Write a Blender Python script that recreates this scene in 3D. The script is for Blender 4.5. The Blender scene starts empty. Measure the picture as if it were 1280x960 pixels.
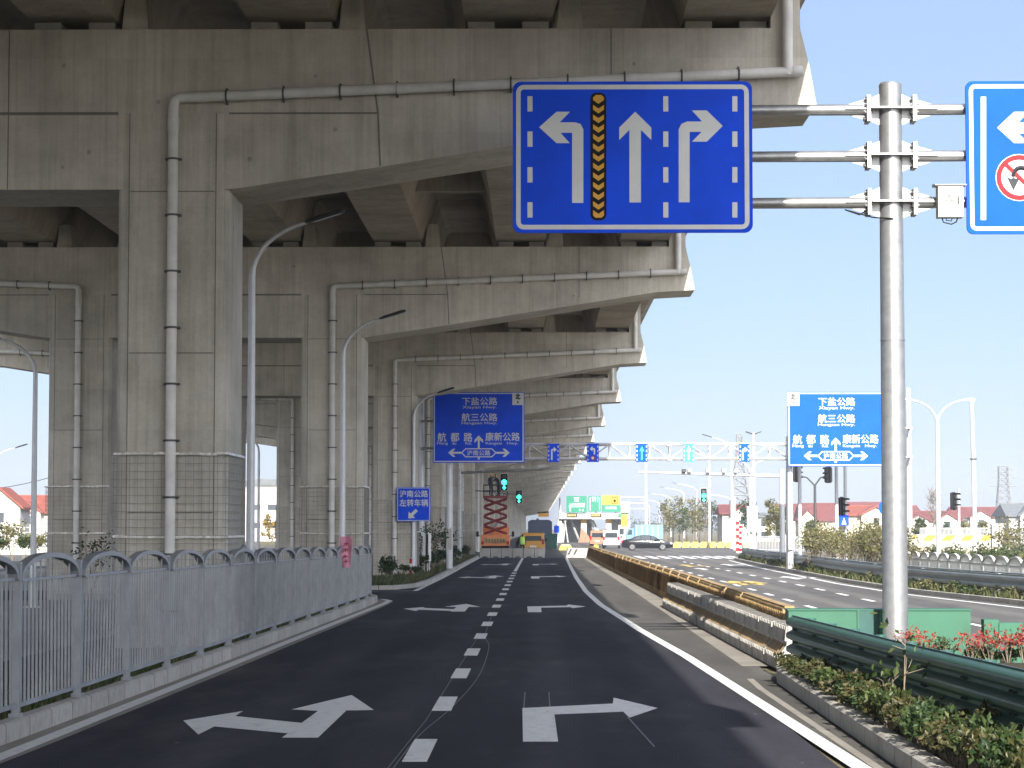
import bpy, bmesh, math, random
from mathutils import Vector, Matrix
R = math.radians
random.seed(7)
scene = bpy.context.scene
COL = scene.collection

# ------------------------------------------------------------------ camera
CAM_H = 2.05
FPX = 3000.0                                   # focal length in pixels of a 1280 px wide picture
cam_d = bpy.data.cameras.new('camera')
cam = bpy.data.objects.new('camera', cam_d)
COL.objects.link(cam)
cam.location = (0, 0, CAM_H)
FWD = Vector((-0.01067, 1.0, 0.0603)).normalized()
cam.rotation_mode = 'QUATERNION'
cam.rotation_quaternion = FWD.to_track_quat('-Z', 'Y')
cam_d.sensor_width = 36.0
cam_d.lens = FPX / 1280.0 * 36.0
cam_d.clip_start = 0.5
cam_d.clip_end = 9000
scene.camera = cam

# ------------------------------------------------------------------ light
SUN_DIR = Vector((0.25, -1.85, 1.0)).normalized()      # towards the sun
FILL_GLOW = 12.0
w = bpy.data.worlds.new('World')
scene.world = w
w.use_nodes = True
nt = w.node_tree
bg = nt.nodes['Background']
sky = nt.nodes.new('ShaderNodeTexSky')
sky.sky_type = 'NISHITA'
sky.sun_disc = False
sky.sun_elevation = math.asin(SUN_DIR.z)
sky.sun_rotation = math.atan2(SUN_DIR.x, SUN_DIR.y)
sky.altitude = 0
sky.air_density = 1.0
sky.dust_density = 0.4
sky.ozone_density = 2.5
mx = nt.nodes.new('ShaderNodeMix'); mx.data_type = 'RGBA'      # plain blue mixed in to even the sky out
mx.inputs[0].default_value = 0.82
nt.links.new(sky.outputs['Color'], mx.inputs[6])
mx.inputs[7].default_value = (1.22, 1.62, 2.6, 1)
tcw = nt.nodes.new('ShaderNodeTexCoord')                             # glow added on the sun's side, fill light for the shade under the deck
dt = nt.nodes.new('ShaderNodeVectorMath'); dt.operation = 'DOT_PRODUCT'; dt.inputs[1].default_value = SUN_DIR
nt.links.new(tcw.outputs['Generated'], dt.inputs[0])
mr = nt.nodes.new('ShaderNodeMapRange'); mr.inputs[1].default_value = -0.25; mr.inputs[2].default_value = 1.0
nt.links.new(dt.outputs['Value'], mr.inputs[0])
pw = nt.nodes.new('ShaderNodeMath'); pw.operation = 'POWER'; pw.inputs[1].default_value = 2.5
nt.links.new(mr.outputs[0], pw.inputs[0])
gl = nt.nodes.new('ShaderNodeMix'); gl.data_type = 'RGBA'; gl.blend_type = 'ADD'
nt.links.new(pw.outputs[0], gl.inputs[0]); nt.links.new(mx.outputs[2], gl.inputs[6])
gl.inputs[7].default_value = (FILL_GLOW, FILL_GLOW * .965, FILL_GLOW * .91, 1)
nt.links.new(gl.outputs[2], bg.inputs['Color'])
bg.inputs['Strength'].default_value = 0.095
sun_d = bpy.data.lights.new('sun', 'SUN')
sun_d.energy = 3.7
sun_d.angle = R(0.5)
sun_d.color = (1.0, 0.95, 0.87)
sun = bpy.data.objects.new('sun', sun_d)
COL.objects.link(sun)
sun.rotation_mode = 'QUATERNION'
sun.rotation_quaternion = SUN_DIR.to_track_quat('Z', 'Y')
vs = scene.view_settings
vs.view_transform = 'Standard'
vs.look = 'None'
vs.exposure = 1.68
vs.gamma = 1.0
vs.use_curve_mapping = False
scene.cycles.max_bounces = 8
scene.cycles.diffuse_bounces = 5
scene.cycles.use_denoising = True

# ------------------------------------------------------------------ picture <-> place
_q = cam.rotation_quaternion
RIGHT = _q @ Vector((1, 0, 0)); UPV = _q @ Vector((0, 1, 0)); FV = _q @ Vector((0, 0, -1))
CP = Vector((0, 0, CAM_H))
def ray(px, py):
    return FV + RIGHT * ((px - 640) / FPX) + UPV * ((480 - py) / FPX)
def T(px, py, Y):
    d = ray(px, py); return CP + d * (Y / d.y)
def G(px, py, z=0.0):
    d = ray(px, py); return CP + d * ((z - CAM_H) / d.z)
def PX(px, Y):
    return T(px, 661, Y).x
def PZ(py, Y):
    return T(672, py, Y).z

# ------------------------------------------------------------------ materials
def new_mat(name):
    m = bpy.data.materials.new(name); m.use_nodes = True
    return m, m.node_tree, m.node_tree.nodes['Principled BSDF']
def ramp(nt, fac, stops):
    r = nt.nodes.new('ShaderNodeValToRGB')
    e = r.color_ramp.elements
    while len(e) < len(stops): e.new(0.5)
    for el, (p, c) in zip(e, stops):
        el.position = p; el.color = (*c, 1) if len(c) == 3 else c
    nt.links.new(fac, r.inputs['Fac']); return r.outputs['Color']
def noise(nt, scale, detail=4, rough=0.6, coord='Object', stretch=(1, 1, 1)):
    tc = nt.nodes.new('ShaderNodeTexCoord'); mp = nt.nodes.new('ShaderNodeMapping')
    mp.inputs['Scale'].default_value = stretch
    n = nt.nodes.new('ShaderNodeTexNoise')
    n.inputs['Scale'].default_value = scale; n.inputs['Detail'].default_value = detail
    n.inputs['Roughness'].default_value = rough
    if coord == 'World':
        g = nt.nodes.new('ShaderNodeNewGeometry'); nt.links.new(g.outputs['Position'], mp.inputs['Vector'])
    else:
        nt.links.new(tc.outputs[coord], mp.inputs['Vector'])
    nt.links.new(mp.outputs['Vector'], n.inputs['Vector'])
    return n.outputs['Fac']
def mixc(nt, a, b, fac, mode='MIX'):
    m = nt.nodes.new('ShaderNodeMix'); m.data_type = 'RGBA'; m.blend_type = mode
    if isinstance(fac, float): m.inputs[0].default_value = fac
    else: nt.links.new(fac, m.inputs[0])
    for k, v in ((6, a), (7, b)):
        if isinstance(v, tuple): m.inputs[k].default_value = (*v, 1)
        else: nt.links.new(v, m.inputs[k])
    return m.outputs[2]
def bump(nt, h, bsdf, strength=0.3, dist=0.02):
    b = nt.nodes.new('ShaderNodeBump'); b.inputs['Strength'].default_value = strength
    b.inputs['Distance'].default_value = dist
    nt.links.new(h, b.inputs['Height']); nt.links.new(b.outputs['Normal'], bsdf.inputs['Normal'])
def mat(name, col, rough=0.6, metal=0.0, var=0.12, scale=3.0, coord='Object', spec=0.5, bmp=0.0):
    """a plain paint, plastic or metal with a little uneven wear"""
    m, nt, b = new_mat(name)
    n = noise(nt, scale, 5, 0.65, coord)
    d = tuple(max(0, c * (1 - var * 1.6)) for c in col); l = tuple(min(1, c * (1 + var)) for c in col)
    nt.links.new(ramp(nt, n, [(0.3, d), (0.7, l)]), b.inputs['Base Color'])
    b.inputs['Roughness'].default_value = rough; b.inputs['Metallic'].default_value = metal
    b.inputs['Specular IOR Level'].default_value = spec
    if bmp: bump(nt, n, b, bmp, 0.01)
    return m
def emit(name, col, s):
    m, nt, b = new_mat(name)
    b.inputs['Base Color'].default_value = (*[c * .3 for c in col], 1)
    b.inputs['Emission Color'].default_value = (*col, 1); b.inputs['Emission Strength'].default_value = s
    return m

def concrete(name, base, streak=True, warm=0.0):
    m, nt, b = new_mat(name)
    big = noise(nt, 0.35, 6, 0.6, 'World')
    mid = noise(nt, 1.7, 6, 0.7, 'World')
    fine = noise(nt, 30, 4, 0.6, 'World')
    dk = tuple(c * 0.72 for c in base); lt = tuple(min(1, c * 1.18) for c in base)
    c = ramp(nt, big, [(0.3, dk), (0.52, base), (0.75, lt)])
    c2 = ramp(nt, mid, [(0.35, (0.72, 0.7, 0.66)), (0.6, (1, 1, 1))])
    c = mixc(nt, c, c2, 0.5, 'MULTIPLY')
    if streak:
        st = noise(nt, 1.0, 6, 0.75, 'World', (3.2, 3.2, 0.13))
        c3 = ramp(nt, st, [(0.36, (0.52, 0.5, 0.46)), (0.52, (1, 1, 1)), (0.8, (1.0, 1.0, 1.0))])
        c = mixc(nt, c, c3, 0.35, 'MULTIPLY')
        st2 = noise(nt, 1.0, 3, 0.6, 'World', (16, 16, 0.4))
        c4 = ramp(nt, st2, [(0.3, (0.8, 0.79, 0.77)), (0.6, (1, 1, 1))])
        c = mixc(nt, c, c4, 0.55, 'MULTIPLY')
    g = nt.nodes.new('ShaderNodeNewGeometry')                          # each formwork board took the concrete a little differently
    sn = nt.nodes.new('ShaderNodeVectorMath'); sn.operation = 'DIVIDE'; sn.inputs[1].default_value = (2.44, 40, 1.22)
    fl = nt.nodes.new('ShaderNodeVectorMath'); fl.operation = 'FLOOR'
    nt.links.new(g.outputs['Position'], sn.inputs[0]); nt.links.new(sn.outputs[0], fl.inputs[0])
    wn = nt.nodes.new('ShaderNodeTexWhiteNoise'); nt.links.new(fl.outputs[0], wn.inputs['Vector'])
    c = mixc(nt, c, ramp(nt, wn.outputs['Value'], [(0, (.92, .92, .915)), (1, (1.04, 1.04, 1.035))]), 1.0 if streak else .3, 'MULTIPLY')
    vo = nt.nodes.new('ShaderNodeTexVoronoi'); vo.inputs['Scale'].default_value = 1.1; nt.links.new(g.outputs['Position'], vo.inputs['Vector'])
    c = mixc(nt, c, ramp(nt, vo.outputs['Distance'], [(0.0, (.55, .53, .5)), (0.035, (.6, .58, .55)), (0.05, (1, 1, 1))]), .7, 'MULTIPLY')
    c5 = ramp(nt, fine, [(0.3, (0.86, 0.86, 0.86)), (0.7, (1, 1, 1))])
    c = mixc(nt, c, c5, 0.7, 'MULTIPLY')
    nt.links.new(c, b.inputs['Base Color'])
    b.inputs['Roughness'].default_value = 0.85; b.inputs['Specular IOR Level'].default_value = 0.25
    bump(nt, fine, b, 0.25, 0.01)
    return m

def asphalt(name, base, patch=0.25, crack=0.5):
    m, nt, b = new_mat(name)
    agg = noise(nt, 55, 3, 0.8, 'World'); mid = noise(nt, 0.9, 6, 0.65, 'World', (1.6, 0.25, 1))
    big = noise(nt, 0.12, 4, 0.5, 'World', (2, 0.4, 1))
    dk = tuple(c * 0.6 for c in base); lt = tuple(c * 1.55 for c in base)
    c = ramp(nt, agg, [(0.3, dk), (0.55, base), (0.78, lt)])
    c = mixc(nt, c, ramp(nt, mid, [(0.3, (1 - patch,) * 3), (0.62, (1.0,) * 3)]), 0.9, 'MULTIPLY')
    c = mixc(nt, c, ramp(nt, big, [(0.35, (1 - patch,) * 3), (0.6, (1.0,) * 3)]), 0.8, 'MULTIPLY')
    g = nt.nodes.new('ShaderNodeNewGeometry')
    sp = nt.nodes.new('ShaderNodeSeparateXYZ'); nt.links.new(g.outputs['Position'], sp.inputs[0])
    wob = nt.nodes.new('ShaderNodeMath'); wob.operation = 'MULTIPLY_ADD'; wob.inputs[1].default_value = .5
    nt.links.new(mid, wob.inputs[0]); nt.links.new(sp.outputs['X'], wob.inputs[2])
    fr = nt.nodes.new('ShaderNodeMath'); fr.operation = 'MULTIPLY'; fr.inputs[1].default_value = 2 * math.pi / 1.62
    nt.links.new(wob.outputs[0], fr.inputs[0])
    sn = nt.nodes.new('ShaderNodeMath'); sn.operation = 'SINE'; nt.links.new(fr.outputs[0], sn.inputs[0])
    c = mixc(nt, c, ramp(nt, sn.outputs[0], [(0.0, (1.0,) * 3), (0.9, (1.4, 1.38, 1.34))]), 0.8, 'MULTIPLY')   # polished wheel paths
    vo = nt.nodes.new('ShaderNodeTexVoronoi'); vo.inputs['Scale'].default_value = 2.6; nt.links.new(g.outputs['Position'], vo.inputs['Vector'])
    wn = nt.nodes.new('ShaderNodeTexWhiteNoise'); nt.links.new(vo.outputs['Position'], wn.inputs['Vector'])
    th = nt.nodes.new('ShaderNodeMath'); th.operation = 'MULTIPLY'; th.inputs[1].default_value = .055; nt.links.new(wn.outputs['Value'], th.inputs[0])
    lt_ = nt.nodes.new('ShaderNodeMath'); lt_.operation = 'LESS_THAN'; nt.links.new(vo.outputs['Distance'], lt_.inputs[0]); nt.links.new(th.outputs[0], lt_.inputs[1])
    c = mixc(nt, c, (.22, .215, .20), lt_.outputs[0])                                                     # grit and pebbles
    cr = nt.nodes.new('ShaderNodeTexVoronoi'); cr.feature = 'DISTANCE_TO_EDGE'; cr.inputs['Scale'].default_value = .22
    wv = nt.nodes.new('ShaderNodeVectorMath'); wv.operation = 'MULTIPLY_ADD'; wv.inputs[1].default_value = (1.2, 1.2, 0)
    nz = nt.nodes.new('ShaderNodeTexNoise'); nz.inputs['Scale'].default_value = 1.1; nz.inputs['Detail'].default_value = 6; nt.links.new(g.outputs['Position'], nz.inputs['Vector'])
    nt.links.new(nz.outputs['Color'], wv.inputs[0]); nt.links.new(g.outputs['Position'], wv.inputs[2]); nt.links.new(wv.outputs[0], cr.inputs['Vector'])
    c = mixc(nt, c, ramp(nt, cr.outputs['Distance'], [(0.0, (.62,) * 3), (0.006, (1.0,) * 3)]), crack, 'MULTIPLY')
    dust = noise(nt, .35, 5, .7, 'World', (1, .3, 1))
    c = mixc(nt, c, (.16, .15, .135), ramp(nt, dust, [(.52, (0, 0, 0)), (.78, (.38,) * 3)]))
    nt.links.new(c, b.inputs['Base Color'])
    b.inputs['Roughness'].default_value = 0.9; b.inputs['Specular IOR Level'].default_value = 0.12
    bump(nt, agg, b, 0.5, 0.01)
    return m

def paint_mark(name, col, wear=0.45):
    m, nt, b = new_mat(name)
    n = noise(nt, 7, 8, 0.75, 'World'); f = noise(nt, 45, 3, 0.7, 'World')
    c = ramp(nt, n, [(0.25, tuple(x * (1 - wear) for x in col)), (0.52, col)])
    c = mixc(nt, c, ramp(nt, f, [(0.25, (0.7,) * 3), (0.5, (1,) * 3)]), 0.7, 'MULTIPLY')
    sc = noise(nt, 1.6, 9, 0.8, 'World', (2.2, .5, 1))                  # tyre scuffs worn through the paint
    c = mixc(nt, c, (.10, .10, .105), ramp(nt, sc, [(.56, (0, 0, 0)), (.74, (.55,) * 3)]))
    nt.links.new(c, b.inputs['Base Color']); b.inputs['Roughness'].default_value = 0.6
    return m

def kerb_mat(name, base, pitch):
    """stone kerb with a dark joint every `pitch` metres along the road"""
    m, nt, b = new_mat(name)
    g = nt.nodes.new('ShaderNodeNewGeometry'); s = nt.nodes.new('ShaderNodeSeparateXYZ')
    nt.links.new(g.outputs['Position'], s.inputs[0])
    d = nt.nodes.new('ShaderNodeMath'); d.operation = 'DIVIDE'; d.inputs[1].default_value = pitch
    nt.links.new(s.outputs['Y'], d.inputs[0])
    fr = nt.nodes.new('ShaderNodeMath'); fr.operation = 'FRACT'; nt.links.new(d.outputs[0], fr.inputs[0])
    fl = nt.nodes.new('ShaderNodeMath'); fl.operation = 'FLOOR'; nt.links.new(d.outputs[0], fl.inputs[0])
    wn = nt.nodes.new('ShaderNodeTexWhiteNoise'); wn.noise_dimensions = '1D'; nt.links.new(fl.outputs[0], wn.inputs['W'])
    stone = ramp(nt, wn.outputs['Value'], [(0, tuple(c * .82 for c in base)), (1, tuple(c * 1.1 for c in base))])
    n = noise(nt, 6, 6, 0.7, 'World')
    c = mixc(nt, stone, ramp(nt, n, [(0.3, (.66, .64, .6)), (0.6, (1, 1, 1))]), 0.8, 'MULTIPLY')
    j = ramp(nt, fr.outputs[0], [(0.0, (.3, .3, .3)), (0.02, (.35, .35, .35)), (0.035, (1, 1, 1))])
    c = mixc(nt, c, j, 1.0, 'MULTIPLY')
    nt.links.new(c, b.inputs['Base Color']); b.inputs['Roughness'].default_value = 0.85
    return m

def leaf_mat(name, a, bcol, c3):
    m, nt, b = new_mat(name)
    g = nt.nodes.new('ShaderNodeNewGeometry')
    c = ramp(nt, g.outputs['Random Per Island'], [(0.0, a), (0.5, bcol), (0.9, c3)])
    n = noise(nt, 1.3, 3, 0.6, 'World')
    c = mixc(nt, c, ramp(nt, n, [(0.3, (.75, .75, .75)), (.7, (1.15, 1.12, 1))]), 1.0, 'MULTIPLY')
    nt.links.new(c, b.inputs['Base Color']); b.inputs['Roughness'].default_value = 0.5
    b.inputs['Specular IOR Level'].default_value = 0.35
    tr = nt.nodes.new('ShaderNodeBsdfTranslucent'); nt.links.new(c, tr.inputs['Color'])
    mx = nt.nodes.new('ShaderNodeMixShader'); mx.inputs[0].default_value = 0.3
    nt.links.new(b.outputs[0], mx.inputs[1]); nt.links.new(tr.outputs[0], mx.inputs[2])
    nt.links.new(mx.outputs[0], nt.nodes['Material Output'].inputs['Surface'])
    return m

def soil(name, a, b2, c3, scale=0.6):
    m, nt, b = new_mat(name)
    n = noise(nt, scale, 8, 0.7, 'World'); f = noise(nt, 14, 5, 0.7, 'World')
    c = ramp(nt, n, [(0.3, a), (0.5, b2), (0.7, c3)])
    c = mixc(nt, c, ramp(nt, f, [(0.3, (.6, .6, .6)), (.7, (1, 1, 1))]), 0.8, 'MULTIPLY')
    nt.links.new(c, b.inputs['Base Color']); b.inputs['Roughness'].default_value = 0.95
    b.inputs['Specular IOR Level'].default_value = 0.1
    bump(nt, f, b, 0.6, 0.03)
    return m

def roof_mat(name, base):
    m, nt, b = new_mat(name)
    wv = nt.nodes.new('ShaderNodeTexWave'); wv.inputs['Scale'].default_value = 1.6; wv.bands_direction = 'Z'
    tc = nt.nodes.new('ShaderNodeTexCoord'); nt.links.new(tc.outputs['Object'], wv.inputs['Vector'])
    n = noise(nt, 1.2, 6, .7)
    c = ramp(nt, n, [(.3, tuple(x * .7 for x in base)), (.7, tuple(x * 1.2 for x in base))])
    c = mixc(nt, c, ramp(nt, wv.outputs['Fac'], [(0, (.75, .75, .75)), (.4, (1, 1, 1))]), .6, 'MULTIPLY')
    nt.links.new(c, b.inputs['Base Color']); b.inputs['Roughness'].default_value = .75
    return m

M = {}
HAZE = 0.0004
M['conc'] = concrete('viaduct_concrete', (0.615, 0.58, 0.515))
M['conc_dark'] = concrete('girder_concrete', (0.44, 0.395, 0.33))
M['conc_seam'] = concrete('concrete_seam', (0.22, 0.21, 0.185), False)
M['conc_pale'] = concrete('pale_concrete', (0.46, 0.44, 0.40), False)
M['conc_barrier'] = concrete('barrier_concrete', (0.42, 0.41, 0.39))
M['asphalt_new'] = asphalt('new_asphalt', (0.046, 0.045, 0.056), .3, .45)
M['asphalt_old'] = asphalt('worn_asphalt', (0.125, 0.121, 0.118), .25)
M['asphalt_shoulder_lit'] = asphalt('sunlit_shoulder_asphalt', (0.115, 0.110, 0.103), .3)  # older shoulder asphalt, lightened further for the sunlit strip
M['gutter'] = concrete('dusty_gutter_concrete', (0.28, 0.26, 0.23), False)
M['kerb'] = kerb_mat('kerb_stone', (0.40, 0.385, 0.35), 1.0)
M['mark'] = paint_mark('white_road_paint', (0.70, 0.70, 0.68), .4)
M['mark_y'] = paint_mark('yellow_road_paint', (0.62, 0.44, 0.10))
M['chalk'] = paint_mark('layout_chalk', (0.15, 0.155, 0.17), .6)
M['soil'] = soil('planting_soil', (.03, .028, .02), (.06, .05, .035), (.085, .07, .05))
M['ground'] = soil('dry_ground', (.10, .095, .055), (.16, .145, .09), (.2, .18, .12), .06)
M['paving'] = soil('median_ground', (.20, .19, .165), (.28, .265, .235), (.34, .32, .29), .3)
M['grass'] = leaf_mat('grass_blades', (.05, .075, .02), (.075, .10, .03), (.13, .12, .05))
M['leaf'] = leaf_mat('hedge_leaves', (.018, .038, .012), (.042, .072, .020), (.10, .125, .045))
M['leaf_ol'] = leaf_mat('olive_hedge_leaves', (.022, .034, .012), (.058, .068, .022), (.15, .125, .06))
M['leaf_dk'] = leaf_mat('dark_leaves', (.012, .03, .012), (.03, .06, .02), (.05, .085, .028))
M['leaf_lt'] = leaf_mat('pale_autumn_leaves', (.075, .08, .028), (.125, .125, .045), (.21, .19, .09))
M['leaf_gold'] = leaf_mat('golden_leaves', (.20, .12, .025), (.30, .19, .04), (.26, .23, .06))
M['leaf_red'] = leaf_mat('red_photinia_leaves', (.20, .018, .018), (.36, .045, .035), (.28, .12, .05))
M['twig'] = mat('dry_twigs', (.22, .18, .13), .9)
M['bark'] = mat('tree_bark', (.15, .12, .09), .95, bmp=.5)
M['fence'] = mat('grey_blue_fence_paint', (.30, .315, .335), .45, .2, .16, 2)
M['white_fence'] = mat('white_fence_paint', (.46, .46, .45), .5, 0, .08)
M['galv'] = mat('galvanised_steel', (.36, .365, .37), .38, .75, .12, 6)
M['pole_grey'] = mat('light_grey_pole_paint', (.60, .61, .63), .4, .25, .08, 2)
M['pole_white'] = mat('white_pole_paint', (.48, .49, .50), .4, .1, .05, 2)
M['pvc'] = mat('white_drain_plastic', (.66, .645, .62), .5, 0, .10, 2.5)
M['clamp'] = mat('dark_pipe_clamp', (.10, .10, .10), .6, .4)
M['blue'] = mat('shade_tuned_blue_sheeting', (.002, .065, .72), .6, 0, .10, 1.2, spec=.2)  # sign blue made stronger for the boards in shade
M['blue_sun'] = mat('sun_tuned_blue_sheeting', (.001, .075, .60), .6, 0, .08, 1.2, spec=.12)  # same sign blue, set separately for the boards in direct sun
M['cyan'] = mat('pale_cyan_sign_sheeting', (.04, .36, .52), .3, 0, .06, 1.2)  # a lane sign's sun glare put into the colour; also an arrow
M['green_sign'] = mat('green_sign_sheeting', (.0, .17, .10), .45, 0, .06, 1.2)
M['sheet_white'] = mat('white_sign_sheeting', (.60, .61, .61), .45, 0, .05, 2)
M['amber'] = mat('amber_reflective_sheeting', (.62, .32, .03), .45, 0, .06)
M['yellow_sign'] = mat('yellow_sign_sheeting', (.62, .32, .015), .45, 0, .06)
M['black'] = mat('black_paint', (.008, .008, .009), .6, spec=.15)
M['dark'] = mat('dark_grey_metal', (.05, .052, .055), .5, .3)
M['red'] = mat('red_paint', (.36, .008, .016), .55, spec=.2)
M['sym_grey'] = mat('dark_grey_symbol', (.035, .038, .045), .6, spec=.2)
M['rail_green'] = mat('dark_green_guardrail_paint', (.030, .105, .078), .34, .15, .12, 4)
M['rail_grey'] = mat('weathered_green_grey_guardrail', (.20, .235, .24), .45, .3, .12, 4)
M['green_box'] = mat('bright_green_steel_paint', (.016, .105, .058), .55, 0, .09, 2)
M['green_recess'] = mat('deep_green_steel_paint', (.010, .07, .06), .5)  # darker green for the recess shade; the skip has this colour too
M['barrier_yel'] = mat('faded_orange_yellow_plastic', (.37, .24, .095), .65, 0, .25, 1.5)
M['barrier_top'] = mat('dull_orange_plastic', (.34, .235, .115), .75, 0, .25, 2)  # duller orange for top edges and joint plates
M['yel_bright'] = mat('bright_yellow_plastic', (.80, .52, .03), .5)
M['yellow_paint'] = mat('yellow_painted_concrete', (.50, .37, .08), .7, 0, .12)
M['blackstripe'] = mat('black_painted_concrete', (.06, .055, .05), .8)
M['barrier_white'] = mat('dusty_white_concrete', (.44, .42, .385), .85, 0, .3, 2.5)
M['wall_white'] = mat('white_render', (.46, .45, .425), .85, 0, .1, .6)
M['wall_cream'] = mat('cream_render', (.44, .39, .31), .85, 0, .12, .6)
M['wall_grey'] = mat('grey_render', (.33, .34, .35), .85, 0, .1, .6)
M['roof_red'] = roof_mat('dark_red_roof_tiles', (.145, .038, .036))
M['roof_orange'] = roof_mat('orange_red_roof_tiles', (.23, .058, .036))
M['roof_grey'] = roof_mat('slate_grey_roof', (.13, .14, .15))
M['glass'] = mat('dark_window_glass', (.03, .04, .05), .1, 0, .1, 1, spec=.8)
M['car_black'] = mat('black_car_paint', (.010, .011, .015), .18, .2, .05)
M['car_white'] = mat('white_van_paint', (.52, .52, .51), .3, 0, .05)
M['car_gold'] = mat('yellow_car_paint', (.52, .27, .05), .3, .1, .06)
M['truck_orange'] = mat('orange_truck_paint', (.62, .20, .07), .4, 0, .12)
M['lift_red'] = mat('dark_red_lift_steel', (.22, .03, .03), .5, .1, .15)
M['tarp'] = mat('blue_grey_tarpaulin', (.055, .07, .12), .7, 0, .15)
M['truck_blue'] = mat('pale_blue_truck_paint', (.12, .25, .37), .4)
M['tyre'] = mat('tyre_rubber', (.02, .02, .02), .85)
M['rim'] = mat('alloy_rim', (.28, .28, .29), .3, .7)
M['lamp_red'] = mat('red_tail_lens', (.35, .01, .01), .2)
M['lamp_clear'] = mat('clear_headlight_lens', (.7, .72, .75), .12)
M['go'] = emit('green_signal_light', (.03, 1.0, .55), 2.2)
M['led_amber'] = emit('amber_led_text', (1.0, .55, .12), .9)
M['vest'] = mat('lime_hi_vis_vest', (.42, .72, .06), .6)
M['navy'] = mat('navy_work_clothes', (.018, .022, .04), .8)
M['skin'] = mat('skin', (.42, .25, .17), .6)
M['hair'] = mat('black_hair', (.01, .01, .01), .7)
M['helmet'] = mat('yellow_hard_hat', (.7, .5, .03), .4)
M['pink'] = mat('pink_banner_cloth', (.62, .27, .36), .8, 0, .15, 3)
M['pink_text'] = mat('crimson_banner_print', (.42, .05, .10), .8)
M['tape'] = mat('silver_tie_tape', (.62, .61, .58), .35, .3, .35, 9)
M['wire'] = mat('grey_mesh_wire', (.22, .22, .21), .6, .3)
M['panel_grey'] = mat('grey_steel_panel', (.36, .37, .39), .6)
M['solar'] = mat('solar_cell', (.015, .02, .04), .15)
M['brown'] = mat('brown_cladding', (.30, .15, .09), .7)
M['steel_pylon'] = mat('pylon_steel', (.24, .25, .26), .6, .2)

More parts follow.
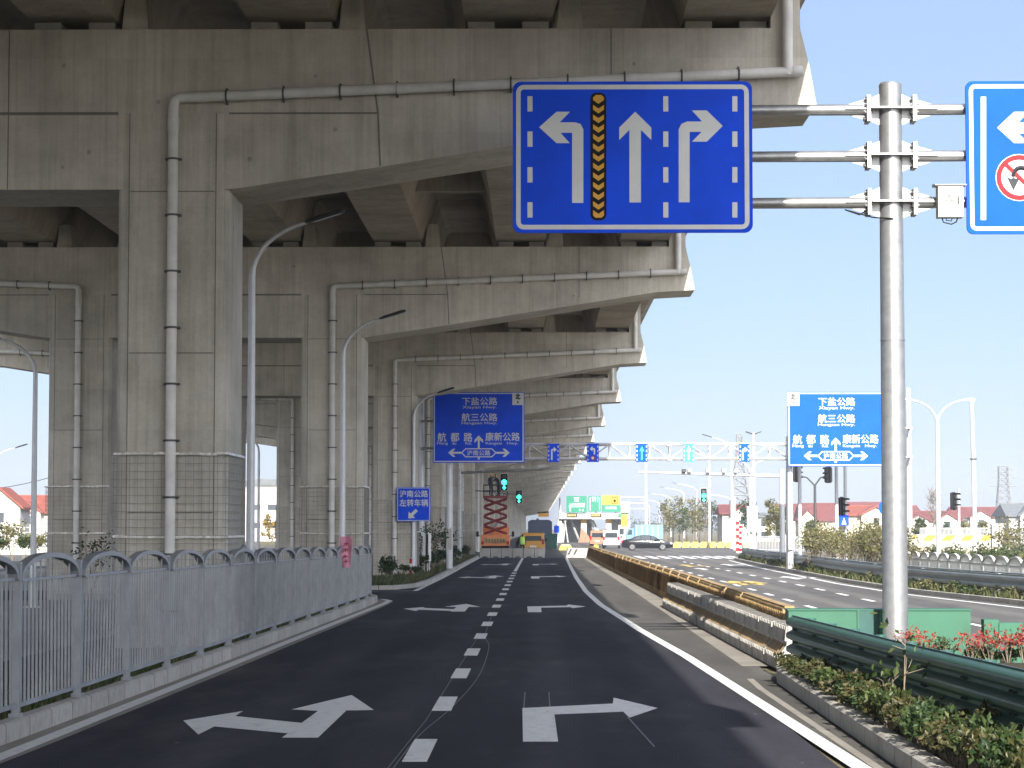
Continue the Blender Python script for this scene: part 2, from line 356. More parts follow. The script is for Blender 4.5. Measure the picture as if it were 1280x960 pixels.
# ------------------------------------------------------------------ mesh builder
class MB:
    def __init__(s): s.v = []; s.f = []; s.m = []
    def add(s, vs, fs, mi=0):
        o = len(s.v); s.v += [tuple(v) for v in vs]
        for f in fs: s.f.append(tuple(i + o for i in f)); s.m.append(mi)
        return s
    def box(s, x0, x1, y0, y1, z0, z1, mi=0):
        vs = [(x, y, z) for z in (z0, z1) for y in (y0, y1) for x in (x0, x1)]
        return s.add(vs, [(0, 2, 3, 1), (4, 5, 7, 6), (0, 1, 5, 4), (2, 6, 7, 3), (0, 4, 6, 2), (1, 3, 7, 5)], mi)
    def tube(s, pts, r, n=10, mi=0, cap=True):
        pts = [Vector(p) for p in pts]
        rs = r if isinstance(r, (list, tuple)) else [r] * len(pts)
        rings = []; up = None
        for i, p in enumerate(pts):
            a = pts[max(0, i - 1)]; b = pts[min(len(pts) - 1, i + 1)]
            t = (b - a).normalized()
            if up is None: up = Vector((0, 0, 1)) if abs(t.z) < .9 else Vector((0, 1, 0))
            x = t.cross(up)
            if x.length < 1e-4: x = t.cross(Vector((1, 0, 0)))
            x.normalize(); y = x.cross(t).normalized(); up = y
            rings.append([p + (x * math.cos(2 * math.pi * k / n) + y * math.sin(2 * math.pi * k / n)) * rs[i] for k in range(n)])
        vs = [q for rg in rings for q in rg]; fs = []
        for i in range(len(pts) - 1):
            for k in range(n):
                k2 = (k + 1) % n
                fs.append((i * n + k, (i + 1) * n + k, (i + 1) * n + k2, i * n + k2))
        if cap:
            fs.append(tuple(range(n))); fs.append(tuple(range((len(pts) - 1) * n, len(pts) * n))[::-1])
        return s.add(vs, fs, mi)
    def bar(s, a, b, wd, mi=0):
        return s.tube([a, b], wd * .7, 4, mi)
    def prism(s, poly, y0, y1, mi=0, axis='y'):
        """2-d outline extruded: axis y: poly is (x, z); axis x: poly is (y, z); axis z: poly is (x, y)"""
        def P(p, t):
            return (p[0], t, p[1]) if axis == 'y' else (t, p[0], p[1]) if axis == 'x' else (p[0], p[1], t)
        n = len(poly)
        vs = [P(p, y0) for p in poly] + [P(p, y1) for p in poly]
        fs = [tuple(range(n)), tuple(range(n, 2 * n))[::-1]] + [(i, i + n, (i + 1) % n + n, (i + 1) % n) for i in range(n)]
        return s.add(vs, fs, mi)
    def sheet(s, poly, z, mi=0):
        return s.add([(p[0], p[1], z) for p in poly], [tuple(range(len(poly)))], mi)
    def ring(s, outer, inner, y0, y1, mi=0):
        n = len(outer)
        vs = [(p[0], y0, p[1]) for p in outer] + [(p[0], y0, p[1]) for p in inner] + \
             [(p[0], y1, p[1]) for p in outer] + [(p[0], y1, p[1]) for p in inner]
        fs = []
        for i in range(n):
            j = (i + 1) % n
            fs += [(i, j, n + j, n + i), (2 * n + i, 3 * n + i, 3 * n + j, 2 * n + j), (i, 2 * n + i, 2 * n + j, j), (n + i, n + j, 3 * n + j, 3 * n + i)]
        return s.add(vs, fs, mi)
    def sweep(s, path, prof, mi=0, cap=True):
        """profile (offset to the right of travel, z) swept along (x, y, z0) points"""
        P = [Vector(p) if len(p) == 3 else Vector((p[0], p[1], 0)) for p in path]
        n = len(prof); vs = []
        for i, p in enumerate(P):
            t = P[min(i + 1, len(P) - 1)] - P[max(i - 1, 0)]; t.z = 0; t.normalize()
            r = Vector((t.y, -t.x, 0))
            vs += [(p.x + r.x * o, p.y + r.y * o, p.z + z) for o, z in prof]
        fs = []
        for i in range(len(P) - 1):
            for k in range(n):
                k2 = (k + 1) % n
                fs.append((i * n + k, i * n + k2, (i + 1) * n + k2, (i + 1) * n + k))
        if cap:
            fs.append(tuple(range(n))[::-1]); fs.append(tuple(range((len(P) - 1) * n, len(P) * n)))
        return s.add(vs, fs, mi)
    def ribbon(s, path, wd, z, mi=0):
        P = [Vector((p[0], p[1], 0)) for p in path]; vs = []; fs = []
        for i, p in enumerate(P):
            t = (P[min(i + 1, len(P) - 1)] - P[max(i - 1, 0)]).normalized(); r = Vector((t.y, -t.x, 0)) * wd / 2
            vs += [(p.x - r.x, p.y - r.y, z), (p.x + r.x, p.y + r.y, z)]
        for i in range(len(P) - 1): fs.append((2 * i, 2 * i + 1, 2 * i + 3, 2 * i + 2))
        return s.add(vs, fs, mi)
    def mesh(s, name, mats):
        me = bpy.data.meshes.new(name)
        me.from_pydata(s.v, [], s.f)
        for k in (mats if isinstance(mats, (list, tuple)) else [mats]): me.materials.append(M[k])
        me.polygons.foreach_set('material_index', s.m)
        me.update()
        return me
    def build(s, name, mats, parent=None, loc=None, smooth=False, fix=True):
        me = s.mesh(name, mats)
        if fix:
            bm = bmesh.new(); bm.from_mesh(me); bmesh.ops.recalc_face_normals(bm, faces=bm.faces); bm.to_mesh(me); bm.free()
        if smooth:
            me.polygons.foreach_set('use_smooth', [True] * len(me.polygons))
            if hasattr(me, 'set_sharp_from_angle'): me.set_sharp_from_angle(angle=R(40))
        return link(name, me, parent, loc)
def link(name, me, parent=None, loc=None):
    o = bpy.data.objects.new(name, me); COL.objects.link(o)
    if parent: o.parent = parent
    if loc is not None: o.location = loc
    return o
def tag(o, label, cat, group=None):
    o['label'] = label; o['category'] = cat
    if group: o['group'] = group
    return o
def struct(o, kind='structure'):
    o['kind'] = kind; return o
def thing(name, label, cat, loc=(0, 0, 0), rz=0.0, group=None):
    o = bpy.data.objects.new(name, None); COL.objects.link(o)
    o.location = loc; o.rotation_euler = (0, 0, rz); o.empty_display_size = .3
    return tag(o, label, cat, group)
def dup(root, loc=None, rz=None, label=None, group=None, scale=None):
    def cp(o, par):
        c = o.copy(); COL.objects.link(c)
        if par: c.parent = par
        for ch in list(o.children): cp(ch, c)
        return c
    c = cp(root, None)
    if loc is not None: c.location = loc
    if rz is not None: c.rotation_euler = (0, 0, rz)
    if scale is not None: c.scale = scale
    if label: c['label'] = label
    if group: c['group'] = group
    return c
def rrect(x0, x1, z0, z1, r, n=5):
    out = []
    for cx, cz, a0 in ((x1 - r, z1 - r, 0), (x0 + r, z1 - r, 90), (x0 + r, z0 + r, 180), (x1 - r, z0 + r, 270)):
        for k in range(n + 1):
            a = R(a0 + 90 * k / n); out.append((cx + r * math.cos(a), cz + r * math.sin(a)))
    return out
def circle(cx, cz, r, n=24):
    return [(cx + r * math.cos(2 * math.pi * k / n), cz + r * math.sin(2 * math.pi * k / n)) for k in range(n)]

_txt_cache = {}
def text_mb(mb, txt, x0, x1, z0, z1, y, mi=0, bold=0.012):
    """lettering fitted into the box x0..x1, z0..z1 on the plane y (facing -y)"""
    if (txt, bold) not in _txt_cache:
        cu = bpy.data.curves.new('lettering', 'FONT'); cu.body = txt; cu.offset = 0.002; cu.resolution_u = 3
        ob = bpy.data.objects.new('lettering', cu); COL.objects.link(ob)
        dg = bpy.context.evaluated_depsgraph_get(); dg.update()
        me = bpy.data.meshes.new_from_object(ob.evaluated_get(dg))
        vs = [v.co.copy() for v in me.vertices]; fs = [tuple(p.vertices) for p in me.polygons]
        bpy.data.objects.remove(ob); bpy.data.curves.remove(cu); bpy.data.meshes.remove(me)
        _txt_cache[(txt, bold)] = (vs, fs)
    vs, fs = _txt_cache[(txt, bold)]
    if not vs: return
    ax = min(v.x for v in vs); bx = max(v.x for v in vs); az = min(v.y for v in vs); bz = max(v.y for v in vs)
    e = bold * 1.0 * (z1 - z0)
    for k, (ex, ez) in enumerate(((0, 0), (-e, 0), (e, 0), (0, -e), (0, e))):
        mb.add([(x0 + (v.x - ax) / (bx - ax) * (x1 - x0) + ex, y - .0006 * k, z0 + (v.y - az) / (bz - az) * (z1 - z0) + ez) for v in vs], fs, mi)

# ================================================================== SETTING
struct(MB().sheet([(-4000, -300), (4000, -300), (4000, 7000), (-4000, 7000)], -0.03).build('ground', 'ground'))
struct(MB().sheet([(-34, -40), (-5.0, -40), (-5.0, 69), (-4.0, 81), (-4.0, 172), (-34, 172)], -0.022).build('median_ground', 'paving'))
struct(MB().sheet([(-5.2, -40), (2.6, -40), (2.6, 172), (-16, 172), (-16, 80), (-26, 80), (-26, 69), (-5.2, 69)], -0.004).build('road', 'asphalt_new'))
struct(MB().sheet([(2.2, -40), (3.3, -40), (3.3, 172), (1.9, 172), (1.75, 140), (1.5, 100), (1.52, 78.8), (2.02, 48.8), (2.33, 38.9), (2.72, 20.6)], 0.0).build('road_shoulder', 'asphalt_shoulder_lit'))
struct(MB().sheet([(3.05, 36), (4.4, 36), (4.4, 172), (3.2, 172), (3.15, 80)], 0.004).build('gutter_strip', 'gutter'))
struct(MB().sheet([(3.9, 36), (15.0, 36), (13.0, 62), (11.9, 90), (13.2, 156), (20, 160), (20, 172), (3.9, 172)], -0.004).build('side_road', 'asphalt_old'))
struct(MB().sheet([(-80, 171.9), (120, 171.9), (120, 285), (16, 285), (16, 700), (-20, 700), (-20, 285), (-80, 285)], -0.008).build('cross_road', 'asphalt_old'))
struct(MB().sheet([(-40, -40), (-26, -40), (-26, 172), (-40, 172)], -0.014).build('opposite_road', 'asphalt_old'))

# left verge: kerb, gutter, soil strip under the fence
KERB = [(-5.35, 12), (-5.08, 22.7), (-4.9, 33), (-4.66, 50), (-4.5, 62), (-4.48, 66)]
KEND = [(-4.48, 66), (-4.5, 67.6), (-4.72, 68.7), (-5.3, 69.2), (-8, 69.4), (-14, 69.4)]
def off_path(path, d): return [(p[0] + d, p[1]) for p in path]
struct(MB().sweep(KERB + KEND[1:], [(0, -.05), (0, .17), (-.03, .19), (-.16, .19), (-.16, -.05)]).build('kerb', 'kerb'))
m = MB()
P1 = KERB + KEND[1:4]
a = off_path(P1, 0.0); b2 = [(p[0] + .42, p[1] + (.4 if i >= len(KERB) else 0)) for i, p in enumerate(P1)]
for i in range(len(a) - 1): m.add([(*a[i], 0), (*b2[i], 0), (*b2[i + 1], 0), (*a[i + 1], 0)], [(0, 1, 2, 3)])
struct(m.build('gutter_strip', 'gutter'))
m = MB()
for i in range(len(KERB) - 1):
    p, q = KERB[i], KERB[i + 1]
    m.add([(p[0] - .15, p[1], .15), (q[0] - .15, q[1], .15), (q[0] - 3.0, q[1], .10), (p[0] - 3.0, p[1], .10)], [(0, 1, 2, 3)])
m.add([(-4.63, 66, .15), (-4.75, 68.4, .15), (-7.5, 68.8, .1), (-7.5, 66, .1)], [(0, 1, 2, 3)])
struct(m.build('planting_strip', 'soil'))

# planted island beyond the turning gap
ISL = [(-16, 80.8), (-5.9, 80.8), (-4.9, 81.5), (-4.35, 84.5), (-4.2, 92), (-4.25, 120), (-4.35, 172)]
struct(MB().sweep(ISL, [(0, -.05), (0, .14), (.16, .14), (.16, -.05)][::-1]).build('kerb', 'kerb'))
struct(MB().sheet([(p[0] - .1, p[1] + .1) for p in ISL] + [(-16, 172)], .11).build('planting_bed', 'soil'))

# right planter
RK = [(3.05, 12), (3.09, 20.6), (3.14, 27), (3.19, 32.2)]
struct(MB().sweep(RK + [(3.28, 33.2), (3.5, 33.75)], [(0, -.05), (0, .17), (.03, .19), (.17, .19), (.17, -.05)]).build('kerb', 'kerb'))
struct(MB().sheet([(3.2, 10), (3.33, 32.4), (3.5, 33.4), (4, 34.3), (9.3, 34.7), (9.3, 10)], .14).build('planting_bed', 'soil'))
struct(MB().sheet([(3.7, 34.7), (9.3, 34.7), (9.3, 39), (3.7, 39)], .02).build('planting_bed', 'soil'))
RK2 = [(16.2, 48), (13.4, 60), (12.0, 76), (11.7, 90), (12.2, 130), (12.9, 158), (13.5, 160.5), (15.5, 161.5), (24, 162)]
struct(MB().sweep(RK2, [(0, -.05), (0, .13), (.17, .13), (.17, -.05)]).build('kerb', 'kerb'))
struct(MB().sheet([(p[0] + .15, p[1] - .05) for p in RK2] + [(24, 48)], .09).build('planting_bed', 'ground'))

# ------------------------------------------------------------------ road markings
mk = MB()
LL = [(-4.97, 12), (-4.83, 21.7), (-4.68, 33), (-4.42, 52), (-4.2, 66), (-4.22, 68.6), (-4.5, 70), (-5.3, 70.7), (-7, 71), (-9, 71)]
mk.ribbon(LL, .17, .004)
mk.ribbon([(-9, 79.4), (-4.1, 79.6)], .16, .0); mk.ribbon([(-4.05, 79.5), (-3.98, 100), (-4.1, 171)], .17, .001)
mk.ribbon([(-9, 77.2), (-5.2, 78.4)], .14, .0)
RL = [(2.86, 12), (2.78, 20.6), (2.39, 38.9), (2.08, 48.8), (1.7, 65), (1.58, 78.8), (1.62, 100), (1.75, 125), (2.0, 168)]
mk.ribbon(RL, .175, .004)
k = 0
while True:
    y = 21.35 + 5.93 * k - 5.93 * 2
    if y > 112: break
    mk.box(-1.2, -.98, y, y + 2.25, -.0035, .0); k += 1
mk.ribbon([(-1.09, 116), (-1.05, 168)], .16, .0)
mk.ribbon([(-4.0, 169.5), (1.9, 169.5)], .4, .0)
LA = [(229, 900.6), (304, 888.6), (294, 895), (377, 903.6), (397.5, 888.6), (364.5, 886.7), (439.5, 868.7), (467.6, 887.5), (433, 888), (397.5, 922), (352, 922), (360, 916.7), (268, 908), (248, 918)]
RA = [(653, 885), (766, 879.4), (767, 872), (822, 885), (787, 897), (779, 889.5), (693, 893), (697.6, 927), (653.7, 927)]
for shp, dx in ((LA, .35), (RA, -.1)):
    pts = [G(*p) for p in shp]
    for dy, fx in ((0, 0), (36, 1), (76, 1.2), (112, 1.3)):
        mk.sheet([(p.x + dx * fx, p.y + dy) for p in pts], .0)
struct(mk.build('road_marking', 'mark'))
def smooth_path(p, n=6):
    out = []
    for i in range(len(p) - 1):
        a = p[max(0, i - 1)]; b = p[i]; c = p[i + 1]; d = p[min(len(p) - 1, i + 2)]
        for k in range(n):
            t = k / n
            out.append(tuple(.5 * (2 * b[q] + (c[q] - a[q]) * t + (2 * a[q] - 5 * b[q] + 4 * c[q] - d[q]) * t * t + (3 * b[q] - a[q] - 3 * c[q] + d[q]) * t ** 3) for q in (0, 1)))
    return out + [p[-1]]
ck = MB()
ck.ribbon(smooth_path([(-1.25, 20), (-1.18, 24), (-.98, 28), (-.82, 34), (-.85, 42), (-1.02, 47), (-1.1, 60)]), .013, -.001)
ck.ribbon([(-1.3, 20), (-1.2, 26), (-1.14, 45)], .011, -.0015)
ck.ribbon([(.98, 26.4), (1.1, 22.8)], .018, -.001); ck.ribbon([(-.16, 27.2), (-.16, 30.4)], .014, -.001); ck.ribbon([(.14, 27.2), (.14, 30.4)], .014, -.001)
struct(ck.build('road_chalk_line', 'chalk'))
struct(MB().ribbon([(2.95, 12), (2.92, 20.6), (2.86, 31), (2.9, 33)], .09, .004).build('road_marking', 'gutter'))
mk = MB(); my = MB()
mk.ribbon([(4.75, 45), (4.6, 80), (4.7, 160)], .15, .001)
mk.ribbon([(14.2, 52), (12.6, 62), (11.5, 76), (11.2, 90), (11.7, 130), (12.4, 156)], .16, .001)
for xx in (7.0, 9.3):
    for k in range(18):
        y = 44 + 6.1 * k; c = (xx + .25 * math.sin(k * .25))
        mk.box(c - .08, c + .08, y, y + 2.2, -.004, .001)
for k in range(11):
    x0 = 5.6 + .86 * k
    mk.sheet([(x0 - .2, 166), (x0 + .28, 166), (x0 + .28, 181), (x0 - .2, 181)], .001)
mk.ribbon([(4.6, 163.5), (12.6, 163.5)], .35, .001)
def arrow_fwd(mb, x, y, L=6, both=0):
    mb.sheet([(x - .12, y), (x + .12, y), (x + .12, y + L * .6), (x + .42, y + L * .6), (x, y + L), (x - .42, y + L * .6), (x - .12, y + L * .6)], .001)
    if both: mb.sheet([(x + .12 * both, y + 1.2), (x + .7 * both, y + 2.6), (x + .7 * both, y + 1.9), (x + 1.15 * both, y + 3.3), (x + .7 * both, y + 4.2), (x + .7 * both, y + 3.5), (x + .12 * both, y + 2.3)], .001)
arrow_fwd(mk, 5.9, 96, 6, 1); arrow_fwd(mk, 10.6, 98, 6, 1); arrow_fwd(mk, 5.9, 132, 6, -1); arrow_fwd(mk, 10.8, 134, 6, 1); arrow_fwd(mk, 8.4, 120, 6)
arrow_fwd(my, 7.6, 88, 7, 1); arrow_fwd(my, 8.2, 88, 7, -1); arrow_fwd(my, 8.3, 130, 8, 1)
struct(mk.build('road_marking', 'mark')); struct(my.build('road_marking', 'mark_y'))

# ================================================================== VIADUCT
# one pier at the origin: its front face at y = 0, the row of girders above it
CX = -9.65                                     # middle of the viaduct
def mirx(x): return 2 * CX - x
PW0, PW1 = -6.88, -5.06                        # right-hand pillar
pier = thing('viaduct_pier', '', 'pier')
def pillar_mb():
    c = .20; d0, d1 = -.05, 2.12
    m = MB()
    low = [(PW0 + c, d0), (PW1 - c, d0), (PW1 - .06, d0 + .06), (PW1, d0 + c), (PW1, d1 - c), (PW1 - c, d1), (PW0 + c, d1), (PW0, d1 - c), (PW0, d0 + c), (PW0 + .06, d0 + .06)]
    m.prism(low, -.3, 8.85, 0, 'z')
    for z in (2.3, 4.9, 7.55):                  # formwork joints
        m.box(PW0 + .22, PW1 - .22, d0 - .003, d0 + .01, z, z + .018, 1)
    for x in (PW0 + .2, PW1 - .2):
        m.box(x - .008, x + .008, d0 - .002, d0 + .01, .1, 8.85, 1)
    return m
pm = pillar_mb()
pm.build('pillar', ['conc', 'conc_seam'], pier)
mm = MB(); mm.v = [(mirx(v[0]), v[1], v[2]) for v in pm.v]; mm.f = pm.f; mm.m = pm.m
mm.build('pillar', ['conc', 'conc_seam'], pier)
half = [(CX, 7.6), (-5.03, 7.6), (-2.69, 7.95), (3.48, 8.92), (4.57, 8.98), (4.45, 9.66), (4.31, 10.25), (4.31, 11.5), (3.86, 11.5), (3.83, 10.25)]
prof = half + [(mirx(x), z) for x, z in half[::-1] if x != CX]
cb = MB(); cb.prism(prof, 0, 2.08)
for s in (1, -1):
    X = (lambda x: x) if s == 1 else mirx
    cb.box(min(X(PW1), X(-2.6)), max(X(PW1), X(-2.6)), -.003, .01, 8.84, 8.87, 1)
    cb.prism([(X(-2.82), 10.25), (X(-2.79), 10.25), (X(-2.60), 8.85), (X(-2.56), 7.98), (X(-2.59), 7.98), (X(-2.63), 8.85)], -.0025, .01, 1)
    cb.box(min(X(-8.7), X(-8.68)), max(X(-8.7), X(-8.68)), -.003, .01, 7.6, 10.25, 1)
    cb.box(min(X(1.2), X(1.22)), max(X(1.2), X(1.22)), -.002, .01, 8.75, 10.25, 1)
cb.box(mirx(PW0), PW0, -.003, .01, 8.83, 8.88, 1)
cb.build('cap_beam', ['conc', 'conc_seam'], pier)
GC = [3.12 - 3.6 * k for k in range(8)]
for k, g in enumerate(GC):
    if k:
        MB().prism([(g + .8, 10.25), (g + 1.24, 10.25), (g + 1.18, 10.95), (g + .86, 10.95)], .25, .85).build('restraint_block', 'conc', pier)
    for dx in (-.45, .45):
        MB().box(g + dx - .22, g + dx + .22, .35, .8, 10.25, 10.44).build('bearing_block', 'conc_pale', pier)
for s in (1, -1):
    X = (lambda x: x) if s == 1 else mirx
    yy = -.16
    m = MB()
    m.tube([(X(-5.95), yy, 0.0), (X(-5.95), yy, 8.95), (X(-5.93), yy, 9.04), (X(-5.86), yy, 9.09), (X(-5.5), yy, 9.10), (X(4.3), yy, 9.50)], .085, 12)
    m.tube([(X(4.09), yy, 9.44), (X(4.09), yy, 11.6)], .085, 12)
    for (p, q) in (((X(-5.95), yy, 8.55), (X(-5.95), yy, 8.75)), ((X(4.18), yy, 9.495), (X(4.33), yy, 9.501)), ((X(-5.55), yy, 9.10), (X(-5.40), yy, 9.106)), ((X(-2.3), yy, 9.23), (X(-2.15), yy, 9.236)), ((X(1.5), yy, 9.386), (X(1.62), yy, 9.39))):
        m.tube([p, q], .096, 12)
    pipe = m.build('drain_pipe', 'pvc', pier, smooth=True)
    for z in [.7 + .92 * i for i in range(9)]:
        MB().tube([(X(-5.95), yy, z), (X(-5.95), yy, z + .035)], .094, 12).box(X(-5.95) - .13, X(-5.95) + .13, yy + .02, yy + .12, z, z + .035).build('pipe_clamp', 'clamp', pipe)
    for i in range(10):
        x = -5.1 + .93 * i; z = 9.10 + (x + 5.5) * .4 / 9.8
        MB().tube([(X(x), yy, z), (X(x + .03), yy, z)], .094, 12).box(min(X(x), X(x + .03)), max(X(x), X(x + .03)), yy + .02, yy + .15, z - .13, z + .13).build('pipe_clamp', 'clamp', pipe)
    # climbing-plant netting round the foot of the pillar
    m = MB(); f = -.11; o = PW1 + .035
    for i in range(25):
        z = .12 + .13 * i
        m.box(min(X(PW0 - .04), X(o)), max(X(PW0 - .04), X(o)), f - .003, f + .003, z - .003, z + .003)
        m.box(X(o) - .004, X(o) + .004, f, 2.1, z - .003, z + .003)
    for i in range(15):
        x = X(PW0 + .13 * i); m.box(x - .003, x + .003, f - .003, f + .003, .1, 3.28)
        if i: m.box(X(o) - .004, X(o) + .004, f + .145 * i - .004, f + .145 * i + .004, .1, 3.28)
    net = m.build('climbing_net', 'wire', pier)
    rnd = random.Random(3 + s)
    for z in (3.27, 1.92):
        m = MB(); x = PW0
        while x < PW1:
            L = rnd.uniform(.05, .3); dz = rnd.uniform(-.012, .012)
            m.box(min(X(x), X(min(x + L, PW1 + .05))), max(X(x), X(min(x + L, PW1 + .05))), f - .02, f - .008, z + dz - rnd.uniform(.012, .028), z + dz + .02)
            x += L
        y = f
        while y < 2.1:
            L = rnd.uniform(.2, .5); m.box(X(o) + s * .008 - .006, X(o) + s * .008 + .006, y, min(2.1, y + L), z - .018, z + .018); y += L
        m.build('tie_tape', 'tape', net)
FARL = 'far concrete viaduct pier in the shrinking row beyond the orange scissor lift'
far_pier = thing('viaduct_pier', FARL, 'pier', group='viaduct piers')
for ch in list(pier.children):                  # the far ones are too small to show clamps and netting
    if ch.name.split('.')[0] in ('pillar', 'cap_beam', 'drain_pipe', 'restraint_block'):
        c = ch.copy(); COL.objects.link(c); c.parent = far_pier
PY = [39 + 30.55 * n for n in range(-2, 34)]
plabel = {1: 'nearest thick concrete viaduct pier, rising behind the arched grey fence at the left',
          2: 'second concrete viaduct pier back, whose beam tip shows below the big lane sign',
          3: 'concrete viaduct pier just behind the small blue left-turn sign on its lamp post',
          4: 'concrete viaduct pier whose beam runs behind the left blue direction sign top',
          5: 'concrete viaduct pier just beyond the left direction sign and its gantry post',
          6: 'concrete viaduct pier standing nearest in front of the orange scissor lift',
          0: 'concrete viaduct pier beside the camera, outside the picture',
          -1: 'concrete viaduct pier behind the camera, outside the picture'}
for i, y in enumerate(PY):
    n = i - 1
    if n == 1: pier.location = (0, y, 0); pier['label'] = plabel[1]; pier['group'] = 'viaduct piers'; continue
    src = pier if n <= 9 else far_pier
    if n == 10: far_pier.location = (0, y, 0); continue
    c = dup(src, (0, y, 0), label=plabel.get(n, 'far concrete viaduct pier in the shrinking row beyond the orange scissor lift'), group='viaduct piers')
# deck spans
span = thing('viaduct_span', '', 'bridge deck')
L = 30.55
for g in GC:
    m = MB()
    m.prism([(g - .72, 10.45), (g + .72, 10.45), (g + 1.12, 11.72), (g + 1.3, 11.8), (g - 1.3, 11.8), (g - 1.12, 11.72)], .06, L - .06)
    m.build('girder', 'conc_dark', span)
m = MB(); m.prism([(4.75, 11.78), (5.0, 11.9), (5.0, 12.06), (mirx(5.0), 12.06), (mirx(5.0), 11.9), (mirx(4.75), 11.78)], .02, L - .02)
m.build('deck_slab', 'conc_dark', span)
for s in (1, -1):
    X = (lambda x: x) if s == 1 else mirx
    MB().prism([(X(4.55), 12.06), (X(5.02), 12.06), (X(5.02), 13.15), (X(4.8), 13.15), (X(4.75), 12.5)], .02, L - .02).build('parapet', 'conc', span)
for yy in (8, 15.3, 22.6):
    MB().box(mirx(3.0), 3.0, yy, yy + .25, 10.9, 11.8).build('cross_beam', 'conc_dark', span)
slabel = {0: 'viaduct deck span overhead in front of the nearest pier', 1: 'viaduct deck span between the nearest pier and the second pier',
          2: 'viaduct deck span just beyond the second pier, above the third street lamp',
          3: 'viaduct deck span over the lamp post with the small blue left-turn sign', 4: 'viaduct deck span above the left blue direction sign',
          -1: 'viaduct deck span above the camera', -2: 'viaduct deck span behind the camera'}
for i, y in enumerate(PY[:-1]):
    n = i - 1
    if i == 0: span.location = (0, y + 1.04, 0); span['label'] = slabel[-1]; span['group'] = 'viaduct deck spans'; continue
    dup(span, (0, y + 1.04, 0), label=slabel.get(n, 'far viaduct deck span over the scissor lift and the road beyond'), group='viaduct deck spans')

# ================================================================== FENCES
def lerp_path(path, y):
    for (a, b) in zip(path, path[1:]):
        if a[1] <= y <= b[1]:
            t = (y - a[1]) / (b[1] - a[1]); return a[0] + (b[0] - a[0]) * t
    return path[-1][0] if y > path[-1][1] else path[0][0]
def arch_panel_parts(Lp, bars, zt, rise, zb=.12, bw=.011, dp=.028, every=2):
    """one fence panel along +x from 0 to Lp"""
    m = MB(); z1 = zt - rise
    m.box(.04, Lp - .04, -.018, .018, zb, zb + .045); m.box(.04, Lp - .04, -.018, .018, z1 - .03, z1)
    N = 14; prev = None
    pts = [(Lp / 2 - (Lp / 2 - .05) * math.cos(math.pi * k / N), z1 - .01 + rise * math.sin(math.pi * k / N) ** .85) for k in range(N + 1)]
    inn = [(Lp / 2 + (x - Lp / 2) * .965, z1 - .03 + (z - z1 + .01) * .87) for x, z in pts]
    for k in range(N):
        a, b, c, d = pts[k], pts[k + 1], inn[k + 1], inn[k]
        m.add([(p[0], y, p[1]) for y in (-.05, .05) for p in (a, b, c, d)], [(0, 1, 2, 3), (7, 6, 5, 4), (0, 4, 5, 1), (2, 6, 7, 3)])
    for k in range(1, bars + 1):
        x = .04 + (Lp - .08) * k / (bars + 1)
        m.box(x - bw, x + bw, -dp / 2, dp / 2, zb + .04, z1 - .02)
        if k % every == 0:
            zz = z1 - .03 + (rise - .02) * math.sin(math.acos(max(-1, min(1, (Lp / 2 - x) / (Lp / 2 - .05))))) ** .85 * .9
            m.box(x - bw * .8, x + bw * .8, -dp / 3, dp / 3, z1 - .02, zz)
    return m
def arch_fence(name, pts, label, group, parts_m, matname, bars, zt, rise, post_h, scales, post_w=.038, bw=.0105, every=2, dp=.023):
    """a run of arched panels between the posts at pts (x, y, z)"""
    f = thing(name, label, 'fence', pts[0], group=group)
    o0 = Vector(pts[0]); Lp = (Vector(pts[1]) - o0).length
    pan = arch_panel_parts(Lp, bars, zt, rise, .12, bw, dp, every).mesh('fence_panel', matname)
    bmx = bmesh.new(); bmx.from_mesh(pan); bmesh.ops.recalc_face_normals(bmx, faces=bmx.faces); bmx.to_mesh(pan); bmx.free()
    pst = MB().box(-post_w, post_w, -post_w, post_w, -.04, post_h).box(-post_w * 1.15, post_w * 1.15, -post_w * 1.15, post_w * 1.15, post_h, post_h + .025)
    pst.box(-.06, .06, -.06, .06, -.05, .07)
    pst = pst.mesh('fence_post', matname)
    for i, p in enumerate(pts):
        q = Vector(p) - o0; s = scales(i / (len(pts) - 1))
        a = link('fence_post', pst, f, q); a.scale = (1, 1, s)
        if i < len(pts) - 1:
            d = Vector(pts[i + 1]) - Vector(p)
            b = link('fence_panel', pan, f, q); b.scale = (d.xy.length / Lp, 1, s); b.rotation_euler = (R(random.uniform(-.7, .7)), R(random.uniform(-.12, .12)), math.atan2(d.y, d.x) + R(random.uniform(-.25, .25)))
            a.rotation_euler = (R(random.uniform(-.6, .6)), R(random.uniform(-.4, .4)), math.atan2(d.y, d.x))
    return f
pts = []; y = 15.1
while y < 67.8:
    pts.append((lerp_path(KERB, min(y, 66)) - .11 - (.12 if y > 66 else 0), y, .16)); y += 2.92
arch_fence('arched_fence', pts, 'long grey steel fence with arched panel tops on the left roadside kerb', None, None, 'fence', 15, 1.70, .27, 1.58, lambda t: 1.0 - .17 * t)
pts = [(-9.6 - .02 * k, 62 + 2.4 * k, .02) for k in range(9)]
arch_fence('arched_fence', pts, 'grey arched fence inside the median, seen through the gap behind the nearest pier', None, None, 'fence', 9, 1.5, .26, 1.35, lambda t: 1)
pts = [(-24.3, 52 + 2.4 * k, .02) for k in range(24)]
arch_fence('arched_fence', pts, 'grey arched fence along the far side of the median at the left picture edge', None, None, 'fence', 9, 1.5, .26, 1.35, lambda t: 1)
# low white fence on the right
pts = [(15.5 - .035 * k, 66 + 2.05 * k, .05) for k in range(24)]
wf = arch_fence('white_fence', pts, 'low white fence with arched pickets behind the right roadside guardrail', None, None, 'white_fence', 13, 1.12, .30, .9, lambda t: 1, .05, .032, 1)

